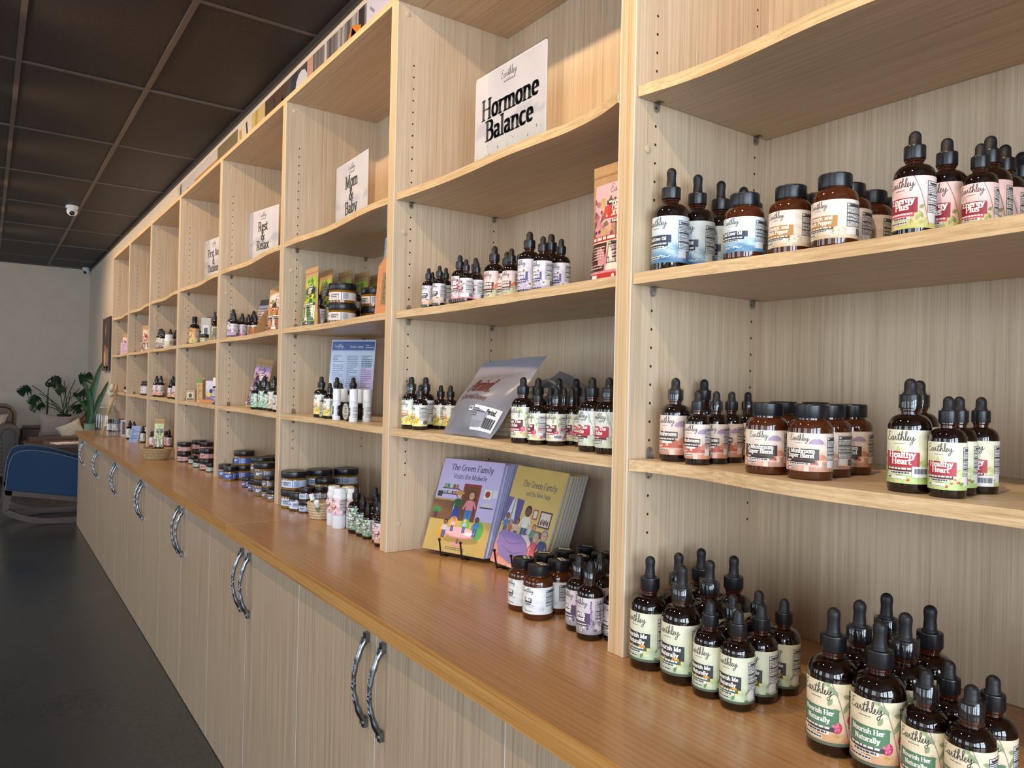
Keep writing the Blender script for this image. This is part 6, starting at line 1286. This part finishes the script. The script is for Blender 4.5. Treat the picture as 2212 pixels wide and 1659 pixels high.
# brown armchair with nailheads
ac = thing('leather_armchair', 'dark brown leather armchair with a rolled nailhead arm', 'armchair', (0, 0, 0))
def rolled(y, r, name='arm'):
    m = MB(); pr = [(y-r*.9, FZ+.06), (y+r*.9, FZ+.06), (y+r*.92, -.34)]+[(y+r*1.1*math.cos(a), -.235+r*1.05*math.sin(a)) for a in [-.4+k*(PI+.8)/14 for k in range(15)]]+[(y-r*.92, -.34)]
    return bevel(m.prism(pr, -10.55, -9.80, 'x').mesh(name), .012, 2), pr
am, pr = rolled(-.655, .105); obj('arm', am, MT['leather'], ac); am2, _ = rolled(-1.45, .105); obj('arm', am2, MT['leather'], ac)
c = [((p[0]+.655)*.80-.655, (p[1]+.45)*.90-.45) for p in pr]; obj('arm_front', bevel(MB().prism(c, -9.80, -9.778, 'x').mesh('arm_front'), .008, 2), MT['leather2'], ac)
st = MB(); q = [((p[0]+.655)*.62-.655, (p[1]+.45)*.82-.45) for p in pr]
for k in range(len(q)):
    a, b = Vector(q[k]), Vector(q[(k+1) % len(q)]); n = max(1, int((b-a).length/.045))
    for i in range(n): p = a+(b-a)*i/n; st.lathe([(0, .006), (.006, .004), (.008, 0)], 8, c=(0, 0, 0)); st.v[-24:] = [(-9.778+v[2], p.x+v[0], p.y+v[1]) for v in st.v[-24:]]
s = obj('nailhead_trim', st.mesh('nailhead_trim', True), MT['stud'], ac); s['kind'] = 'stuff'
obj('backrest', bevel(MB().prism([(-1.36, -.35), (-.57, -.35), (-.555, -.02), (-.60, .06), (-.66, .095), (-.95, .11), (-1.25, .095), (-1.33, .06), (-1.36, -.02)], -10.75, -10.42, 'x').mesh('backrest'), .05, 3), MT['leather'], ac)
obj('seat_cushion', bevel(MB().box((-10.5, -1.34, -.48), (-9.74, -.76, -.30)).mesh('seat_cushion'), .05, 3), MT['leather'], ac); obj('body', bevel(MB().box((-10.7, -1.36, FZ+.06), (-9.82, -.74, -.46)).mesh('body'), .02, 2), MT['leather2'], ac)
for x in (-10.6, -9.9):
    for y in (-1.40, -.68): obj('leg', MB().lathe([(.02, 0), (.03, .065)], 12, c=(x, y, FZ)), MT['walnut'], ac)
sf = thing('leather_sofa', 'brown leather sofa against the far wall behind the cushions', 'sofa', (0, 0, 0))
obj('seat', bevel(MB().box((-10.85, -.50, FZ+.07), (-9.88, .30, -.33)).mesh('seat'), .05, 3), MT['leather'], sf); obj('backrest', bevel(MB().box((-11.05, -.52, -.6), (-10.72, .32, -.205)).mesh('backrest'), .04, 3), MT['leather'], sf); obj('arm', bevel(MB().box((-10.95, .28, FZ+.07), (-9.9, .37, -.22)).mesh('arm'), .03, 3), MT['leather'], sf)
for x in (-10.9, -9.95):
    for y in (-.45, .3): obj('leg', MB().lathe([(.02, 0), (.025, .08)], 12, c=(x, y, FZ)), MT['walnut'], sf)
ot = thing('leather_ottoman', 'brown leather ottoman in front of the sofa', 'ottoman', (0, 0, 0))
obj('cushion', bevel(MB().box((-9.80, -.51, -.50), (-9.35, .26, -.272)).mesh('cushion'), .05, 3), MT['leather'], ot); obj('base', bevel(MB().box((-9.76, -.47, FZ+.05), (-9.39, .22, -.49)).mesh('base'), .02, 2), MT['leather2'], ot)
for x in (-9.70, -9.45):
    for y in (-.42, .17): obj('leg', MB().lathe([(.018, 0), (.022, .06)], 12, c=(x, y, FZ)), MT['walnut'], ot)
def cushion(label, w, h, t, loc, rot, mat, ribs=0):
    c = thing('cushion', label, 'cushion', loc, 0, 'loose cushions'); c.rotation_euler = rot
    def sf_(u, v, sg):
        a, b = 2*u-1, 2*v-1; e = max(0, (1-a**4)*(1-b**4))**.5; k = 1+.10*(a*a*b*b)
        rb = .004*math.sin(v*PI*ribs*2)*e if ribs else 0
        return (a*w/2*k*(1-.06*(1-b*b)), sg*(t/2*e+rb), (b*h/2*k*(1-.06*(1-a*a)))+h/2)
    mb = MB().grid(lambda u, v: sf_(u, v, -1), 20, 40 if ribs else 20); mb.grid(lambda u, v: sf_(1-u, v, 1), 20, 40 if ribs else 20)
    obj('cover', mb.mesh('cover', True), mat, c); return c
cushion('grey corduroy cushion leaning on the sofa', .36, .30, .13, (-10.25, -.15, -.335), (-.25, .12, PI/2+.1), MT['grey_knit'], 12)
cushion('cream ribbed cushion tipped beside the grey one', .27, .20, .12, (-10.02, .05, -.31), (-.30, -.45, PI/2-.1), MT['cream_knit'], 10)
cushion('cream cushion on the nailhead armchair', .34, .30, .13, (-10.28, -.86, -.31), (-.25, .1, PI/2), MT['cream_knit'], 10)
cushion('brown leather pillow propped at the sofa corner', .30, .30, .14, (-10.60, .17, -.30), (-.2, .75, PI/2), MT['leather'])
ct = thing('coffee_table', 'grey wood coffee table behind the rocking chair', 'table', (0, 0, 0))
obj('table_top', bevel(MB().box((-8.65, -.37, -.285), (-8.05, .25, -.25)).mesh('table_top'), .004, 2), MT['walnut'], ct)
obj('apron', MB().box((-8.60, -.33, -.36), (-8.10, .21, -.286)), MT['walnut'], ct)
for x in (-8.58, -8.16):
    for y in (-.32, .16): obj('leg', MB().box((x, y, FZ), (x+.05, y+.05, -.36)), MT['walnut'], ct)
for i, (x, y, rz, w) in enumerate(((-8.20, -.20, .3, .19), (-8.22, .0, -.1, .22))):
    m = thing('magazine', ['open pale magazine on the coffee table, room side', 'pale magazine on the coffee table, wall side'][i], 'magazine', (x, y, -.2495), rz, 'magazines on the coffee table')
    for k in range(2): obj('page_stack', bevel(MB().box((-.10, -w/2, .006*k), (.10, w/2, .006*k+.0055)).mesh('page_stack'), .001, 1), MT['paper'], m, None, (0, 0, .15*k))
# plants
def monstera_leaf(s):
    """split leaf in the xy plane, stalk end at the origin, tip toward +y"""
    mb = MB(); out = []; n = 46
    for k in range(n+1):
        t = k/n; a = -PI*.92+2*PI*.92*t; r = (.62+.38*math.cos(a))*(1.0-.16*math.cos(2*a)); cut = 1.0
        ph = abs(a)/PI
        if .16 < ph < .80 and int(ph*15) % 2 == 0: cut = .50
        out.append((s*.62*r*cut*math.sin(a)*1.05, s*(.30+.62*r*cut*math.cos(a))))
    z = lambda x, y: -.55*abs(x)**1.5/s**.5-.25*(y/s)**2*s*.6
    v = [(0, s*.18, 0)]+[(x, y, z(x, y)) for x, y in out]
    mb.add(v, [(0, i, i+1) for i in range(1, n+1)]); mb.add([(p[0], p[1], p[2]-.002) for p in v], [(0, i+1, i) for i in range(1, n+1)]); return mb
def leaf_at(parent, tip, direction, s, tilt, roll=0):
    d = Vector(direction).normalized(); up = Vector((.75, 0, .65)); xx = d.cross(up).normalized(); zz = xx.cross(d); M = Matrix(((xx.x, d.x, zz.x, tip[0]), (xx.y, d.y, zz.y, tip[1]), (xx.z, d.z, zz.z, tip[2]), (0, 0, 0, 1)))
    me = monstera_leaf(s).mesh('leaf', True); me.transform(M@Matrix.Rotation(roll, 4, 'Y')); obj('leaf', me, MT['leaf'], parent)
mo_ = thing('monstera_plant', 'tall monstera with split leaves behind the sofa cushions', 'plant', (0, 0, 0))
PX = -11.35; pc_ = (PX, .03)
obj('pot', one(MB().lathe([(0, 0), (.075, 0), (.09, .20), (.095, .205), (.088, .205), (.08, .18), (0, .18)], 24, c=(pc_[0], pc_[1], -.28)), 'pot', MT['terracotta']), None, mo_)
LV = [(-.36, .33, (-.9, -.45), .24), (-.28, .22, (-.7, -.7), .23), (-.20, .10, (-.8, -.5), .17), (.02, .40, (-.8, .1), .20), (.16, .42, (.8, .25), .26), (.22, .30, (.6, -.6), .22), (.05, .32, (-.5, -.3), .19), (-.06, .34, (-.8, .2), .16), (.16, .10, (.3, -.9), .20), (.24, .16, (.5, -.8), .22), (-.30, .06, (-.6, -.7), .13), (.10, .24, (.9, -.1), .18)]
for i, (y, z, d, s) in enumerate(LV):
    x = PX+R_.uniform(-.05, .16); b = (pc_[0], pc_[1]+R_.uniform(-.04, .04), -.09)
    leaf_at(mo_, (x, y, z), (R_.uniform(.0, .35), d[0], d[1]), s, 0, R_.uniform(-.5, .5))
    mid = ((b[0]+x)/2, (b[1]+y)/2+.2*(b[1]-y)*.3, (b[2]+z)/2+.03); obj('stem', MB().tube(catmull([b, mid, (x, y, z)], 5), .0055, 6), MT['stem'], mo_)
ps = thing('plant_stand', 'low dark stool carrying the monstera pot', 'stand', (PX, .03, FZ)); obj('top', MB().lathe([(0, .50), (.11, .50), (.11, .523), (0, .523)], 24), MT['walnut'], ps)
for k in range(3): a = k*2*PI/3; obj('leg', MB().tube([(.08*math.cos(a), .08*math.sin(a), .505), (.12*math.cos(a), .12*math.sin(a), 0)], .012, 8), MT['walnut'], ps)
sp = thing('snake_plant', 'sword-leaved snake plant in a sage green pot past the worktop end', 'plant', (0, 0, 0)); sx, sy = -7.62, -.028
obj('pot', one(MB().lathe([(0, 0), (.040, 0), (.050, .115), (.054, .118), (.050, .118), (.047, .10), (0, .10)], 24, c=(sx, sy, -.125)), 'pot', MT['green_pot']), None, sp)
for tx, ty, tz, wd, bend in ((.0, .072, .615, .030, -.03), (.02, .128, .425, .024, .0), (.0, -.10, .44, .022, .03), (.03, -.17, .28, .022, .05), (-.02, .02, .46, .022, -.035), (.04, -.06, .36, .026, .02), (.02, .06, .30, .022, .0), (-.02, -.03, .33, .02, .01)):
    b = Vector((sx+R_.uniform(-.02, .02), sy+R_.uniform(-.02, .02), -.03)); t = Vector((sx+tx, ty, tz)); n = 14; m = MB(); L = []
    for k in range(n+1):
        s = k/n; p = b.lerp(t, s)+Vector((0, bend*math.sin(PI*s), 0)); w = wd*(min(1, s*3+.35))*(1-s**4)**.6+.0006; L += [(p.x+.006, p.y-w, p.z), (p.x-.003, p.y, p.z), (p.x+.006, p.y+w, p.z)]
    f = [(3*k+i, 3*k+i+1, 3*k+4+i, 3*k+3+i) for k in range(n) for i in (0, 1)]; m.add(L, f); m.add([(p[0]-.002, p[1], p[2]) for p in L], [tuple(reversed(q)) for q in f]); obj('leaf', m.mesh('leaf', True), MT['leaf2'], sp)
ss = thing('plant_stand', 'slim wooden stand carrying the snake plant pot', 'stand', (sx, sy, FZ)); obj('top', MB().lathe([(0, .655), (.075, .655), (.075, .678), (0, .678)], 24), MT['bamboo'], ss)
for k in range(4): a = k*PI/2+.4; obj('leg', MB().tube([(.055*math.cos(a), .055*math.sin(a), .66), (.08*math.cos(a), .08*math.sin(a), 0)], .009, 8), MT['bamboo'], ss)
# ring light on a stand
rl = thing('ring_light', 'black ring light on a slim tripod behind the sofa', 'ring light', (-11.10, -.19, FZ)); rz_ = MB(); n = 40; v, f = [], []
for k in range(n):
    a = 2*PI*k/n; c_ = Vector((.03*math.sin(a), .078*math.cos(a)+.055, .052*math.sin(a)+1.195)) + Vector((0, 0, .040*math.cos(a)))
    rz_c = c_; v.append(c_)
rz_.tube([tuple(q) for q in v]+[tuple(v[0])], .010, 8); obj('ring', rz_.mesh('ring', True), MT['black_wire'], rl)
obj('pole', MB().tube(catmull([(0, 0, .30), (0, 0, .9), (.0, .008, 1.09), (0, .005, 1.14)], 4), [.011]*6+[.007]*7, 8), MT['black_wire'], rl)
for k in range(3): a = k*2*PI/3+.3; obj('leg', MB().tube([(0, 0, .38), (.22*math.cos(a), .16*math.sin(a), .006)], .007, 6), MT['black_wire'], rl)
# security cameras and the canvas on the wall
def seccam(label, loc, s, look):
    c = thing('security_camera', label, 'camera', loc, 0, 'white dome security cameras')
    obj('base', one(MB().lathe([(.054*s, 0), (.054*s, -.020*s), (.048*s, -.026*s), (0, -.026*s)], 28), 'base', MT['white_plastic']), None, c)
    obj('ball', one(MB().lathe([(.047*s*math.cos(a), -.052*s+.046*s*math.sin(a)) for a in [PI/2-k*PI/14 for k in range(15)]], 28), 'ball', MT['white_plastic'], 60), None, c)
    d = Vector(look).normalized(); m = MB().lathe([(0, .006*s), (.020*s, .004*s), (.024*s, -.004*s)], 20).mesh('lens', True); m.transform(Matrix.Translation(Vector((0, 0, -.052*s))+d*.045*s)@d.to_track_quat('Z', 'Y').to_matrix().to_4x4()); obj('lens', m, MT['black_plastic'], c)
seccam('white dome camera on the ceiling tile above the aisle', (-7.414, -.24, CEIL_Z+.001), 1.0, (.8, -.05, -.55)); seccam('white dome camera in the far ceiling corner', (-11.95, .315, CEIL_Z-.0005), 1.0, (.75, -.45, -.5))
cv = thing('canvas_print', 'dark canvas print with flame shapes on the wall past the shelves', 'picture', (-9.80, ROOM_Y1-.003, .545))
obj('stretcher', MB().box((-.33, -.028, 0), (.33, 0, .675)), MT['black_trim'], cv)
ca = Art(.66, .675, (84, 70, 66), 2, 2); ca.leaf(.30, .42, .22, .06, PI/2, (206, 120, 80), 1); ca.leaf(.30, .44, .15, .025, PI/2, (246, 216, 190), 2); ca.ell(.26, .18, .13, .16, (190, 120, 70), 1); ca.ell(.26, .15, .07, .10, (240, 200, 130), 2); ca.ell(.48, .14, .10, .16, (150, 140, 150), 1); ca.rect(.02, .0, .64, .06, (120, 100, 92), 1)
obj('print', ca.flat(.0003), MT['matte_print'], cv, (0, -.0282, 0))

# ---------------------------------------------------------------- ceiling spots that wash the shelves
WARM = (1.0, 0.70, 0.40)
MT['lamp'] = NT('warm_lamp_face').m; b_ = MT['lamp'].node_tree.nodes['Principled BSDF']; b_.inputs['Emission Color'].default_value = (1, .78, .5, 1); b_.inputs['Emission Strength'].default_value = 14.0
for i in range(9):
    x = -9.3+1.25*i; t = thing('ceiling_spot', 'black ceiling spot over the aisle, %s from the sofa end' % ORD[i], 'spotlight', (x, -1.20, CEIL_Z-.002), 0, 'black ceiling spots over the aisle')
    tgt = Vector((x, .20, 1.18)); src = Vector((x, -1.20, 2.02)); d = (tgt-src).normalized(); q = d.to_track_quat('-Z', 'Y')
    obj('mount', MB().lathe([(.03, 0), (.03, -.03), (.008, -.032), (.008, -.06)], 16), MT['black_wire'], t)
    hd = MB().lathe([(0, .05), (.036, .05), (.040, .04), (.040, -.045), (.036, -.045)], 24).mesh('head', True); hd.transform(Matrix.Translation((0, 0, -.09))@q.to_matrix().to_4x4()); obj('head', hd, MT['black_wire'], t)
    fc = MB().lathe([(0, -.038), (.035, -.038), (.035, -.036)], 20).mesh('lamp_face'); fc.transform(Matrix.Translation((0, 0, -.09))@q.to_matrix().to_4x4()); obj('lamp_face', fc, MT['lamp'], t)
    ld = bpy.data.lights.new('spot_beam', 'SPOT'); ld.energy = 84; ld.color = WARM; ld.spot_size = math.radians(112); ld.spot_blend = .9; ld.shadow_soft_size = .03
    lo_ = bpy.data.objects.new('spot_beam', ld); COL.objects.link(lo_); lo_.location = src+d*.06; lo_.rotation_mode = 'QUATERNION'; lo_.rotation_quaternion = q
